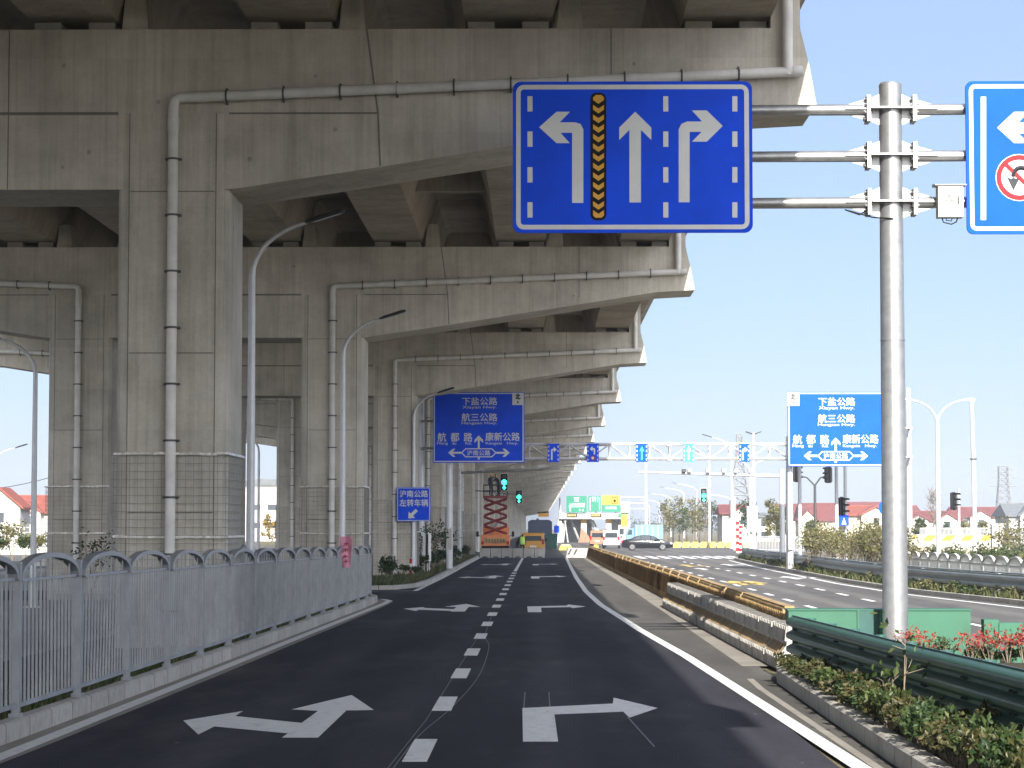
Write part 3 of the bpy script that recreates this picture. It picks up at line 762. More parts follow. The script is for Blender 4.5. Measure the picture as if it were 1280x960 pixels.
# pink banner tied to the fence
b = MB()
nx, nz = 10, 14; vs = []; p0 = T(428, 690, 57.5)
for j in range(nz + 1):
    for i in range(nx + 1):
        u = i / nx - .5; v = j / nz - .5
        vs.append((u * .30 + .05 * math.sin(v * 3) - .06 * v, -.02 + .035 * math.sin(u * 7 + v * 4) + .02 * math.sin(v * 9), v * .74))
fs = [(j * (nx + 1) + i, j * (nx + 1) + i + 1, (j + 1) * (nx + 1) + i + 1, (j + 1) * (nx + 1) + i) for j in range(nz) for i in range(nx)]
b.add(vs, fs)
bo = b.build('banner', 'pink', None, (lerp_path(KERB, 57.5) - .04, 57.5, p0.z))
sol = bo.modifiers.new('s', 'SOLIDIFY'); sol.thickness = .012
tag(bo, 'crumpled pink cloth banner tied over the top of the grey arched fence', 'banner')
t = MB()
for k, (u, v) in enumerate(((.03, .2), (.01, .05), (.0, -.1), (.02, -.22))):
    t.box(u - .05, u + .06, -.085, -.075, v - .012, v + .012); t.box(u - .01, u + .012, -.085, -.075, v - .05, v + .05); t.box(u - .06, u - .03, -.085, -.075, v - .05, v - .03)
t.build('printed_text', 'pink_text', bo)

# ================================================================== STREET LAMPS (left, curved single arm)
def lamp_parts(root, H, armx, head, matp='pole_grey', r0=.085, r1=.055):
    m = MB(); pts = [(0, 0, 0), (0, 0, .6), (0, 0, H * .87)]
    zc = H * .87; n = 8
    for k in range(1, n + 1):
        a = R(72) * k / n
        pts.append((armx * (1 - math.cos(a)) / (1 - math.cos(R(72))), 0, zc + (H * .13) * math.sin(a) / math.sin(R(72))))
    rr = [r0 * 1.1, r0, r1 * 1.1] + [r1 - (r1 - .035) * k / n for k in range(1, n + 1)]
    m.tube(pts, rr, 12)
    m.build('pole', matp, root, smooth=True)
    MB().box(-.2, .2, -.2, .2, 0, .03).tube([(0, 0, .02), (0, 0, .12)], r0 * 1.5, 10).build('base_plate', matp, root)
    s = 1 if armx > 0 else -1
    hd = MB(); e = Vector(pts[-1]); d = Vector((s * math.cos(R(17)), 0, math.sin(R(17))))
    a = e - d * .03; b2 = e + d * head
    prof = [(-.10, -.02), (.10, -.02), (.13, .02), (.07, .06), (-.07, .06), (-.13, .02)]
    up = Vector((-d.z * s, 0, d.x * s)) if s > 0 else Vector((d.z, 0, -d.x)); up = Vector((0, 0, 1)) - d * d.z; up.normalize()
    vs = []
    for t, sc in ((0, .5), (.18, .9), (.9, 1.0), (1, .6)):
        c = a.lerp(b2, t)
        vs += [tuple(c + Vector((0, 1, 0)) * (px * sc) + up * (pz * sc)) for px, pz in prof]
    fs = [(i * 6 + k, i * 6 + (k + 1) % 6, (i + 1) * 6 + (k + 1) % 6, (i + 1) * 6 + k) for i in range(3) for k in range(6)] + [tuple(range(6)), tuple(range(18, 24))[::-1]]
    hd.add(vs, fs).build('lamp_head', 'dark', root)
    MB().add([tuple(a.lerp(b2, t) + Vector((0, 1, 0)) * w2 + up * -.026) for t, w2 in ((.2, -.07), (.2, .07), (.92, .07), (.92, -.07))], [(0, 1, 2, 3)]).build('lamp_lens', 'lamp_clear', root)
sl = thing('street_lamp', 'white curved-arm street lamp beside the nearest pier, behind the grey fence', 'street lamp', (PX(313, 43.6), 43.6, 0.02), group='lamps along the median')
lamp_parts(sl, 7.62, 1.0, .72)
for px, Y, lab in ((428, 64.5, 'white curved-arm street lamp in front of the second pier, near the pink banner'),
                   (517, 100, 'white curved-arm street lamp carrying the small blue left-turn sign'),
                   (551, 131, 'white street lamp post below the left end of the blue direction sign'),
                   (574, 161, 'white street lamp post below the middle of the left direction sign'),
                   (598, 205, 'white street lamp post just left of the orange scissor lift')):
    dup(sl, (PX(px, Y), Y, .08), label=lab, group='lamps along the median')
# lamps of the opposite road (arms to the left)
sl2 = thing('street_lamp', 'grey curved-arm street lamp left of the far pillar, arm pointing off to the left', 'street lamp', (PX(42, 62), 62, 0.02), group='lamps along the opposite road')
lamp_parts(sl2, 6.95, -.95, .7)
dup(sl2, (PX(323, 125), 125, 0.02), label='distant grey street lamp in the gap between the nearest pier and the second pier', group='lamps along the opposite road')
sl3 = thing('street_lamp', 'distant white street lamp with arm rising to the right at the left picture edge', 'street lamp', (PX(-8, 150), 150, 0), group='lamps along the opposite road')
lamp_parts(sl3, 7.1, 1.3, .8, 'pole_white')

# ================================================================== BIG SIGN GANTRY
GY = 36.4; s40 = FPX / GY / math.hypot(1, 0.0603) * 1.0018
pb = T(1118, 661, GY)
PLX = pb.x
gan = thing('sign_gantry', 'thick galvanised steel pole with three horizontal arms carrying the big lane signs', 'sign pole', (PLX, GY, 0.0))
ztop = PZ(107, GY)
MB().tube([(0, 0, -.05), (0, 0, ztop)], [.195, .172], 28).tube([(0, 0, ztop), (0, 0, ztop + .03)], [.172, .15], 28).build('pole', 'galv', gan, smooth=True)
for z in (2.6, 4.9): MB().tube([(0, 0, z), (0, 0, z + .012)], .192, 28).build('weld_seam', 'galv', gan, smooth=True)
m = MB().box(-.35, .35, -.35, .35, .0, .06)
for a in range(8):
    x = .28 * math.cos(a * math.pi / 4); y = .28 * math.sin(a * math.pi / 4); m.tube([(x, y, .05), (x, y, .16)], .025, 6)
m.build('base_plate', 'galv', gan)
for zpx in (138, 196, 254):
    z = PZ(zpx, GY)
    arm = MB().tube([(-.30, 0, z), (PX(660, GY) - PLX, 0, z - .02)], [.088, .075], 16).tube([(.30, 0, z), (4.6, 0, z + .02)], [.088, .078], 16).build('arm', 'galv', gan, smooth=True)
    for s in (-1, 1):
        for q0, q1 in ((.32, .345), (.352, .377)):
            fl = MB().box(min(s * q0, s * q1), max(s * q0, s * q1), -.17, .17, z - .20, z + .20)
            for k in range(8):
                a = k * math.pi / 4 + .39; yb = .14 * math.cos(a); zb = .165 * math.sin(a)
                fl.tube([(s * (.29 if q0 < .33 else .35), yb, z + zb), (s * (.35 if q0 < .33 else .41), yb, z + zb)], .018, 6)
            fl.build('flange', 'galv', arm)
    gs = MB()
    gs.box(-.32, .32, -.25, .25, z - .012, z + .012)
    gs.prism([(-.32, z - .17), (-.1, z - .27), (.1, z - .27), (.32, z - .17), (.32, z + .17), (.1, z + .27), (-.1, z + .27), (-.32, z + .17)], -.008, .008)
    for s in (-1, 1):
        gs.prism([(s * .38, z - .16), (s * .72, z - .06), (s * .72, z + .06), (s * .38, z + .16)], -.007, .007)
        gs.box(min(s * .38, s * .7), max(s * .38, s * .7), -.12, .12, z - .006, z + .006)
    gs.build('gusset', 'galv', arm)
MB().tube([(-.35, -.1, PZ(254, GY) - .1), (-.5, -.12, PZ(254, GY) - .2), (-.72, -.1, PZ(254, GY) - .12), (-.3, -.12, PZ(254, GY) - .24), (0, -.2, PZ(254, GY) - .27)], .012, 6).build('cable', 'black', gan)

class Board:
    """flat sign facing -y; pixel helper turns photo pixels on its plane into sign coordinates"""
    def __init__(s, name, label, cat, x0, x1, y0, y1, Y, face, thick=.05, rad=.03, group=None, border=None, bw=0, inset=0):
        s.Y = Y; s.c = T((x0 + x1) / 2, (y0 + y1) / 2, Y)
        s.root = thing(name, label, cat, s.c, group=group)
        a = s.p(x0, y1); b = s.p(x1, y0); s.n = 0
        s.a, s.b = a, b
        MB().prism(rrect(a[0], b[0], a[1], b[1], rad), 0, thick).build('sign_panel', face, s.root)
        if border:
            i = inset; o = rrect(a[0] + i, b[0] - i, a[1] + i, b[1] - i, rad); q = rrect(a[0] + i + bw, b[0] - i - bw, a[1] + i + bw, b[1] - i - bw, max(.01, rad - bw))
            MB().ring(o, q, -.004, .001).build('border', border, s.root)
        m = MB()
        for zz in (a[1] * .55, b[1] * .55): m.box(a[0] + .1, b[0] - .1, thick, thick + .05, zz - .04, zz + .04)
        m.build('back_rail', 'galv', s.root)
    def p(s, px, py):
        v = T(px, py, s.Y) - s.c; return (v.x, v.z)
    def poly(s, pts, mt, name='symbol', lift=.004):
        return MB().prism([s.p(*q) for q in pts], -lift, .001).build(name, mt, s.root)
    def rects(s, lst, mt, name='lane_dash', lift=.004):
        for (x0, y0, x1, y1) in lst: s.poly([(x0, y0), (x1, y0), (x1, y1), (x0, y1)], mt, name, lift)
    def text(s, lst, mt, name='lettering', bold=.014, lift=.004):
        for (t, x0, y0, x1, y1) in lst:
            m = MB(); a = s.p(x0, y1); b = s.p(x1, y0)
            text_mb(m, t, a[0], b[0], a[1], b[1], -lift, 0, bold); m.build(name, mt, s.root, fix=False)
def z4(x, y): return (x / 3.765 + 620, y / 3.765 + 90)
SY = GY - .22
b = Board('lane_sign', 'large blue lane sign with three grey arrows and orange chevron strip', 'road sign', 641, 940, 101.5, 291, SY, 'blue', .05, .12, None, 'sheet_white', .07, .05)
b.poly([z4(*q) for q in ((203, 260), (285, 187), (348, 187), (300, 237), (372, 237), (398, 245), (411, 270), (411, 616), (358, 616), (358, 286), (303, 286), (347, 335), (285, 335))], 'sheet_white', 'left_arrow')
b.poly([z4(*q) for q in ((655, 187), (731, 262), (731, 320), (682, 272), (682, 614), (628, 614), (628, 272), (580, 320), (580, 262))], 'sheet_white', 'straight_arrow')
b.poly([z4(*q) for q in ((1067, 254), (992, 328), (922, 328), (967, 282), (911, 282), (911, 613), (860, 613), (860, 270), (872, 245), (898, 233), (970, 233), (922, 181), (992, 181))], 'sheet_white', 'right_arrow')
b.rects([(*z4(x, y), *z4(x + 24, y + 72)) for x in (148, 787, 1112) for y in (114, 280, 448, 613)], 'sheet_white')
st = MB(); a0 = b.p(*z4(445, 698)); a1 = b.p(*z4(518, 98))
st.prism(rrect(a0[0], a1[0], a0[1], a1[1], .09), -.004, .001)
sto = st.build('chevron_strip', 'black', b.root)
for k in range(13):
    y0 = 110 + 45.3 * k; q = [(457, y0), (482, y0 + 17 if k else y0), (508, y0), (508, y0 + 22), (482, y0 + 40), (457, y0 + 22)]
    if k == 0: q = [(470, 108), (496, 108), (508, 120), (508, 132), (482, 150), (457, 132), (457, 120)]
    if k == 12: q = [(457, 650), (482, 668), (508, 650), (508, 675), (497, 686), (468, 686), (457, 675)]
    MB().prism([b.p(*z4(*c)) for c in q], -.008, -.0035).build('chevron', 'amber', sto)
b2 = Board('lane_sign', 'bright blue lane sign with no-U-turn disc, cut by the right picture edge', 'road sign', 1209, 1415, 101, 292.5, SY, 'blue_sun', .05, .10, None, 'sheet_white', .06, .05)
b2.rects([(1226, 121, 1232.5, 275)], 'sheet_white', 'lane_line')
def z7(x, y): return (x / 4.17 + 1180, y / 4.17 + 80)
b2.poly([z7(*q) for q in ((277, 332), (365, 250), (440, 250), (388, 304), (470, 304), (500, 314), (512, 345), (512, 800), (455, 800), (455, 362), (388, 362), (440, 412), (365, 412))], 'sheet_white', 'left_arrow')
b2.rects([(1380, 121, 1386, 150), (1380, 165, 1386, 195), (1380, 210, 1386, 240), (1380, 250, 1386, 275)], 'sheet_white')
cx, cz = b2.p(*z7(392, 592)); rr = 120 / 4.17 / FPX * SY
ds = MB().prism(circle(cx, cz, rr + .012), -.0045, .001).build('no_u_turn_disc', 'sheet_white', b2.root)
MB().ring(circle(cx, cz, rr), circle(cx, cz, rr - .075), -.009, -.004).build('red_ring', 'red', ds)
m = MB(); ux = .0
pts = [(cx + .15, cz - .22), (cx + .15, cz + .02)] + [(cx + .03 + .12 * math.cos(R(a)), cz + .02 + .13 * math.sin(R(a))) for a in range(0, 181, 20)]
m.tube([(x, -.008, z) for x, z in pts], .035, 4)
m.prism([(cx - .19, cz + .02), (cx - .13, cz - .02), (cx - .09, cz - .0), (cx - .05, cz - .02), (cx + .02, cz + .02), (cx - .09, cz - .2)], -.012, -.004)
m.build('u_turn_arrow', 'sym_grey', ds)
q = rr - .04; m = MB(); dd = .03 * .7
m.prism([(cx - q * .7 - dd, cz + q * .7 - dd), (cx - q * .7 + dd, cz + q * .7 + dd), (cx + q * .7 + dd, cz - q * .7 + dd), (cx + q * .7 - dd, cz - q * .7 - dd)], -.016, -.012).build('slash', 'red', ds)

# control box on the lower right arm
c = T(1187, 251, GY - .2)
cbx = thing('control_box', 'small pale electrical control box with warning triangle hung between pole and right lane sign', 'control box', c)
MB().box(-.19, .19, -.11, .11, -.26, .22).build('cabinet', 'wall_white', cbx)
MB().prism([(-.14, .22), (.14, .22), (.14, .27), (-.14, .235)], -.24, .24, 0, 'x').build('rain_hood', 'wall_white', cbx)
MB().box(-.165, .165, -.12, -.108, -.23, .19).build('door', 'wall_white', cbx)
MB().box(.10, .125, -.14, -.118, -.06, .05).build('handle', 'dark', cbx)
MB().ring([(-.09, -.02), (.03, -.02), (-.03, .09)], [(-.075, -.011), (.015, -.011), (-.03, .072)], -.125, -.119).build('warning_triangle', 'sym_grey', cbx)
MB().prism([(-.035, .05), (-.022, .05), (-.027, .025), (-.02, .025), (-.034, -.003), (-.03, .02), (-.038, .02)], -.125, -.119).build('lightning_bolt', 'sym_grey', cbx)
MB().tube([(-.12, 0, -.25), (-.1, -.02, -.33), (.02, -.02, -.36), (.1, 0, -.32), (.12, 0, -.25)], .01, 6).tube([(-.05, 0, -.25), (-.06, -.02, -.30), (.02, -.02, -.31), (.04, 0, -.25)], .008, 6).build('cable', 'black', cbx)
MB().box(-.1, .1, .08, .14, -.14, -.04).build('bracket', 'galv', cbx)

# ================================================================== DIRECTION SIGNS
def direction_sign(label, x0, x1, y0, y1, Y, face, mirror, sf=(0, 0, 1, 1)):
    b = Board('direction_sign', label, 'road sign', x0, x1, y0, y1, Y, face, .08, .04, None, 'sheet_white', .05, .04)
    X = lambda u: x0 + (u - 291) / (843 - 291) * (x1 - x0)
    Yp = lambda v: y0 + (v - 48) / (472 - 48) * (y1 - y0)
    def R4(t, a, b_, c, d): return (t, X(a), Yp(b_), X(c), Yp(d))
    b.text([R4('下盐公路', 468, 80, 680, 126), R4('航三公路', 465, 175, 680, 223), R4('航', 320, 292, 372, 345), R4('都', 398, 292, 450, 345), R4('路', 478, 292, 530, 345), R4('康新公路', 608, 290, 815, 341)], 'sheet_white', bold=.013)
    b.text([R4('Xiayan Hwy.', 470, 130, 676, 152), R4('Hangsan Hwy.', 465, 226, 678, 246), R4('Hang', 317, 347, 382, 367), R4('du', 408, 347, 432, 363), R4('Rd.', 488, 347, 525, 363), R4('Kangxin', 610, 347, 708, 367), R4('Hwy.', 738, 347, 805, 367)], 'sheet_white', bold=.008)
    P = lambda pts: [(X(u), Yp(v)) for u, v in pts]
    b.poly(P([(568, 308), (594, 335), (594, 353), (574, 335), (574, 387), (562, 387), (562, 335), (542, 353), (542, 335)]), 'sheet_white', 'up_arrow')
    b.poly(P([(562, 438), (574, 438), (574, 452), (562, 452)]), 'sheet_white', 'arrow_stem')
    hexo = P([(488, 385), (648, 385), (676, 412), (648, 439), (488, 439), (460, 412)]); hexi = P([(491, 391), (645, 391), (667, 412), (645, 433), (491, 433), (469, 412)])
    MB().ring([b.p(*q) for q in hexo], [b.p(*q) for q in hexi], -.004, .001).build('hexagon_frame', 'sheet_white', b.root)
    b.text([R4('沪南公路', 497, 397, 638, 428)], 'sheet_white', bold=.013)
    b.poly(P([(383, 412), (412, 388), (428, 388), (410, 406), (462, 406), (462, 418), (410, 418), (428, 436), (412, 436)]), 'sheet_white', 'left_arrow')
    b.poly(P([(755, 412), (726, 388), (710, 388), (728, 406), (674, 406), (674, 418), (728, 418), (710, 436), (726, 436)]), 'sheet_white', 'right_arrow')
    ox = 0 if not mirror else -(768 - 291) - (840 - 843) - 8
    wp = b.poly(P([(770 + ox, 52), (839 + ox, 52), (839 + ox, 126), (770 + ox, 126)]), 'sheet_white', 'north_panel', .005)
    m = MB(); a = b.p(X(789 + ox), Yp(92)); c = b.p(X(818 + ox), Yp(58)); text_mb(m, '北', a[0], c[0], a[1], c[1], -.009, 0, .045); m.build('lettering', 'black', wp, fix=False)
    MB().prism([b.p(X(u), Yp(v)) for u, v in ((803 + ox, 98), (812 + ox, 117), (803 + ox, 112), (794 + ox, 117))], -.009, -.004).build('north_arrow', 'sym_grey', wp)
    return b
TY = 116.0
direction_sign('big blue direction sign under the viaduct, white north panel at top right', 541, 655.5, 490, 578.5, TY - .9, 'blue', False)
direction_sign('big blue direction sign against the sky, white north panel at top left', 985, 1104, 490, 583, TY - .9, 'blue_sun', True)
# sign posts with two arms each
def cant_post(px, pxe, label, zs=(527, 561), top=485):
    X0 = PX(px, TY); X1 = PX(pxe, TY)
    r = thing('sign_post', label, 'sign pole', (X0, TY, 0.05))
    MB().tube([(0, 0, 0), (0, 0, PZ(top, TY))], [.15, .11], 14).build('pole', 'pole_grey', r, smooth=True)
    for z in zs: MB().tube([(0, -.72, PZ(z, TY) - .05), (X1 - X0, -.72, PZ(z, TY) - .05)], .06, 10).build('arm', 'galv', r, smooth=True)
    for z in zs: MB().box(-.06, .06, -.78, 0, PZ(z, TY) - .11, PZ(z, TY) + .01).build('arm_bracket', 'galv', r)
    MB().box(-.25, .25, -.25, .25, 0, .04).build('base_plate', 'galv', r)
cant_post(527, 648, 'grey cantilever post whose two arms hold the left direction sign')
cant_post(1137, 992, 'pale cantilever post behind the thick pole, holding the right direction sign', (536, 572), 487)

# truss gantry with five small lane signs
X0 = PX(562, TY); X1 = PX(987, TY); zl = PZ(575, TY); zh = PZ(557, TY)
tr = thing('truss_gantry', 'long white lattice truss gantry spanning the roads between the two blue direction signs', 'gantry', (X0, TY, .05))
for yy in (-.3, .3):
    MB().bar((0, yy, zl), (X1 - X0, yy, zl), .10).build('chord', 'pole_grey', tr); MB().bar((0, yy, zh), (X1 - X0, yy, zh), .10).build('chord', 'pole_grey', tr)
m = MB(); n = 17; dx = (X1 - X0) / n
for i in range(n + 1):
    for yy in (-.3, .3):
        m.bar((i * dx, yy, zl), (i * dx, yy, zh), .045)
        if i < n: m.bar((i * dx, yy, zh if i % 2 == 0 else zl), ((i + 1) * dx, yy, zl if i % 2 == 0 else zh), .045)
    m.bar((i * dx, -.3, zl), (i * dx, .3, zl), .04); m.bar((i * dx, -.3, zh), (i * dx, .3, zh), .04)
m.build('lattice', 'pole_grey', tr)
for i in (5, 11):
    MB().box(i * dx - .1, i * dx + .1, -.4, .4, zl - .1, zl + .1).box(i * dx - .1, i * dx + .1, -.4, .4, zh - .1, zh + .1).build('splice_flange', 'galv', tr)
for x in (0, X1 - X0):
    for yy in (-.3, .3):
        MB().tube([(x, yy, 0), (x, yy, zh + .4)], [.15, .12], 12).build('post', 'pole_grey', tr, smooth=True)
    MB().box(x - .12, x + .12, -.62, -.44, 1.0, 2.0).build('equipment_box', 'wall_white', tr)
def small_lane(px0, px1, kind, label, face='blue'):
    b = Board('lane_sign', label, 'lane sign', px0, px1, 554.5, 577.5, TY - .45, face, .05, .02, 'small lane signs on the truss gantry')
    w_ = px1 - px0; cx = (px0 + px1) / 2
    b.rects([(px0 + .8, 557 + 5.4 * k, px0 + 2.0, 559.6 + 5.4 * k) for k in range(4)], 'sheet_white'); b.rects([(px1 - 2.0, 557 + 5.4 * k, px1 - .8, 559.6 + 5.4 * k) for k in range(4)], 'sheet_white')
    if kind == 'right': b.poly([(cx - 3, 575), (cx - 3, 563), (cx - 2, 561), (cx + .5, 561), (cx + .5, 558.5), (cx + 4.2, 562), (cx + .5, 565.5), (cx + .5, 563), (cx - 1, 563), (cx - 1, 575)], 'sheet_white', 'right_arrow')
    if kind == 'straight': b.poly([(cx - 1, 575), (cx - 1, 564), (cx - 3.2, 564), (cx, 557.5), (cx + 3.2, 564), (cx + 1, 564), (cx + 1, 575)], 'sheet_white' if face == 'cyan' else 'cyan', 'straight_arrow')
    if kind == 'uturn':
        b.poly([(cx + 3, 568), (cx + 3, 561.5), (cx + 2, 560), (cx - .5, 560), (cx - .5, 557.5), (cx - 4, 561), (cx - .5, 564.5), (cx - .5, 562), (cx + 1, 562), (cx + 1, 568)], 'sheet_white', 'left_arrow')
        c0 = b.p(cx, 572.5); MB().prism(circle(*c0, .115, 16), -.004, .001).build('no_u_turn_disc', 'sheet_white', b.root); MB().ring(circle(*c0, .115, 16), circle(*c0, .07, 16), -.008, -.0035).build('red_ring', 'red', b.root)
small_lane(684.5, 699, 'right', 'small dark blue right-turn lane sign on the truss, shaded by the viaduct edge')
small_lane(733.5, 748.5, 'uturn', 'small dark blue lane sign with left arrow and red no-U-turn disc on the truss')
small_lane(795, 809.5, 'straight', 'small mid-blue straight-ahead lane sign on the truss above the blue van', 'blue_sun')
small_lane(854, 868, 'straight', 'small washed-out cyan lane sign on the truss, sun glare painted in', 'cyan')
small_lane(924, 937, 'right', 'small bright blue right-turn lane sign on the sunlit right part of the truss', 'blue_sun')

# small blue left-turn sign on the third lamp
b = Board('turn_sign', 'small blue sign with Chinese lettering and a down-left arrow on the third lamp post', 'road sign', 496, 538, 609, 651.5, 99.7, 'blue', .04, .03, None, 'sheet_white', .025, .02)
b.text([('沪南公路', 499.5, 613, 535, 621.5), ('左转车辆', 499.5, 624, 535, 633)], 'sheet_white', bold=.018)
b.poly([(510.5, 648), (510.8, 639.5), (513.5, 642), (519.5, 636), (522.5, 638.8), (516.3, 644.6), (519, 647.4)], 'sheet_white', 'down_left_arrow')

# ================================================================== SIGNALS
def signal(label, px0, px1, py0, py1, Y, lit=True, group=None, rz=0):
    c = T((px0 + px1) / 2, py1, Y); W = (px1 - px0) * Y / FPX; H = (py1 - py0) * Y / FPX
    r = thing('traffic_light', label, 'traffic light', c, rz, group)
    MB().prism(rrect(-W / 2, W / 2, 0, H, W * .16), -.12, .12).build('housing', 'black', r)
    MB().ring(rrect(-W / 2 - .04, W / 2 + .04, -.04, H + .04, W * .2), rrect(-W / 2, W / 2, 0, H, W * .16), -.02, .02).build('back_plate', 'pole_white' if lit else 'dark', r)
    for k in range(3):
        cz = H * (.18 + .32 * k); rad = min(W * .38, H * .15)
        on = lit and k in (0, 1)
        MB().tube([(0, -.118, cz), (0, -.13, cz)], rad, 20).build('lens', 'go' if (on and k == 1) else 'dark', r)
        if on and k == 1: MB().box(-W * .34, W * .34, -.14, -.131, cz - H * .13, cz + H * .1).build('lit_symbol', 'go', r)
        if on and k == 0: MB().prism([(0, cz - rad * .9), (rad * .8, cz), (rad * .3, cz), (rad * .3, cz + rad * .9), (-rad * .3, cz + rad * .9), (-rad * .3, cz), (-rad * .8, cz)], -.14, -.131).build('lit_arrow', 'go', r)
        vz = MB(); N = 9
        for t in range(N):
            a0 = R(20 + 140 * t / N); a1 = R(20 + 140 * (t + 1) / N); ro = rad * 1.12
            vz.add([(ro * math.cos(a), yy, cz + ro * math.sin(a)) for yy in (-.12, -.38) for a in (a0, a1)], [(0, 1, 3, 2)])
        v = vz.build('visor', 'black', r); sm = v.modifiers.new('s', 'SOLIDIFY'); sm.thickness = .012
    return r
AY = 150.0
signal('green-lit traffic light hanging over the road just right of the scissor lift platform', 626, 634.5, 592.5, 613, AY - .2)
signal('green-lit traffic light farther back and lower, right of the scissor lift', 645, 652.5, 613, 629, 196)
r = thing('mast_arm', 'grey steel mast arm with cameras reaching over the road below the left direction sign', 'mast arm', (PX(574.5, AY), AY, .1))
MB().tube([(0, 0, 0), (0, 0, PZ(587, AY))], [.14, .11], 12).build('pole', 'galv', r, smooth=True)
MB().tube([(0, 0, PZ(593, AY)), (PX(700, AY) - PX(574.5, AY), 0, PZ(588, AY))], [.09, .05], 10).build('arm', 'galv', r, smooth=True)
for q in (640, 653, 676, 680):
    x = PX(q, AY) - PX(574.5, AY); z = PZ(590 - (q - 640) * .04, AY)
    MB().box(x - .09, x + .09, -.3, .15, z + .1, z + .27).box(x - .02, x + .02, -.02, .02, z - .02, z + .1).build('camera', 'pole_white', r)
r = thing('mast_arm', 'thin mast arm holding the farther green traffic light beside the scissor lift', 'mast arm', (PX(588, 197), 197, .1))
MB().tube([(0, 0, 0), (0, 0, PZ(612, 197))], [.12, .1], 10).build('pole', 'galv', r); MB().tube([(0, 0, PZ(614, 197)), (PX(650, 197) - PX(588, 197), 0, PZ(620, 197))], [.06, .04], 8).build('arm', 'galv', r)
BY = 125.0
r = thing('mast_arm', 'pale mast arm with cameras reaching left below the truss gantry on the right', 'mast arm', (PX(978, BY), BY, .05))
MB().tube([(0, 0, 0), (0, 0, PZ(588, BY))], [.15, .12], 12).build('pole', 'pole_grey', r, smooth=True)
MB().tube([(0, 0, PZ(596.5, BY)), (PX(798, BY) - PX(978, BY), 0, PZ(591.3, BY))], [.10, .05], 10).build('arm', 'pole_grey', r, smooth=True)
for q in (855, 862, 885, 905, 920, 938):
    x = PX(q, BY) - PX(978, BY); z = PZ(593, BY)
    MB().box(x - .1, x + .1, -.35, .15, z + .06, z + .22).box(x - .02, x + .02, -.02, .02, z - .05, z + .07).build('camera', 'dark' if q < 860 else 'pole_white', r)
signal('green-lit traffic light on a curved arm beyond the side road crossing', 876, 883.5, 610.5, 628, 230)
r = thing('mast_arm', 'white curved mast arm holding the green traffic light beyond the crossing', 'mast arm', (PX(918, 231), 231, -.02))
MB().tube([(0, 0, 0), (0, 0, PZ(620, 231))], [.14, .1], 10).build('pole', 'pole_white', r)
MB().tube([(0, 0, PZ(626, 231)), (PX(908, 231) - PX(918, 231), 0, PZ(621.5, 231)), (PX(897, 231) - PX(918, 231), 0, PZ(619, 231)), (PX(880, 231) - PX(918, 231), 0, PZ(619, 231))], .06, 8).build('arm', 'pole_white', r)
# signals seen from the side on the right
SYR = 150
r = thing('signal_post', 'grey Y-armed signal post below the right direction sign', 'signal post', (PX(1019, SYR), SYR, .05))
MB().tube([(0, 0, 0), (0, 0, PZ(608, SYR))], [.1, .08], 10).build('pole', 'dark', r)
for q, z in ((997, 593), (1035, 594)):
    MB().tube([(0, 0, PZ(608, SYR)), ((PX(q, SYR) - PX(1019, SYR)) * .45, 0, PZ(598, SYR)), (PX(q, SYR) - PX(1019, SYR), 0, PZ(z + 2, SYR))], .05, 8).build('arm', 'dark', r)
signal('dark unlit traffic light under the left corner of the right direction sign', 991.5, 1000, 583, 602, SYR - .2, False, rz=R(50))
signal('dark unlit traffic light under the middle of the right direction sign', 1031, 1040, 584, 603, SYR - .2, False, rz=R(-50))
r = thing('signal_post', 'white signal post left of the hedge with the blue crossing sign', 'signal post', (PX(1057, 120), 120, .05))
MB().tube([(0, 0, 0), (0, 0, PZ(578, 120))], [.1, .08], 10).build('pole', 'pole_white', r, smooth=True); MB().box(-.28, .28, -.28, .28, 0, .05).build('base_plate', 'pole_white', r)
signal('dark unlit traffic light fixed to the white post left of the red-roofed houses', 1048.5, 1056, 622, 645, 119.8, False, rz=R(60))
bq = Board('crossing_sign', 'square blue pedestrian crossing sign low on the white signal post', 'road sign', 1049, 1061, 644, 657, 119.5, 'blue', .03, .02)
bq.poly([(1052, 655.5), (1055, 647), (1058, 655.5)], 'sheet_white', 'white_triangle')
r = thing('signal_post', 'thin white signal post right of the double-arm lamp', 'signal post', (PX(1199, 135), 135, .05))
MB().tube([(0, 0, 0), (0, 0, PZ(612, 135))], [.08, .06], 10).build('pole', 'pole_white', r); MB().box(-.2, .2, -.2, .2, 0, .05).build('base_plate', 'pole_white', r)
signal('dark unlit traffic light on the thin post right of the double-arm lamp', 1188, 1196, 616, 637, 134.8, False, rz=R(55))
for q, tb, lab in ((1046, 583, 'plain white lamp post under the right direction sign, left of the hedge'), (1000, 578, 'thin white post beside the right end of the truss gantry')):
    r = thing('lamp_post', lab, 'post', (PX(q, 118.5), 118.5, .05)); MB().tube([(0, 0, 0), (0, 0, PZ(tb - 50, 118.5))], [.10, .08], 10).build('pole', 'pole_white', r); MB().box(-.2, .2, -.2, .2, 0, .05).build('base_plate', 'pole_white', r)
r = thing('roadside_sign', 'round blue sign half hidden behind the left side of the thick pole', 'road sign', (PX(1108, 130), 130, .05))
MB().tube([(0, 0, 0), (0, 0, PZ(626, 130))], .05, 8).build('pole', 'pole_white', r)
MB().prism(circle(0, PZ(636, 130), .42, 20), -.09, -.06).build('sign_disc', 'blue_sun', r)

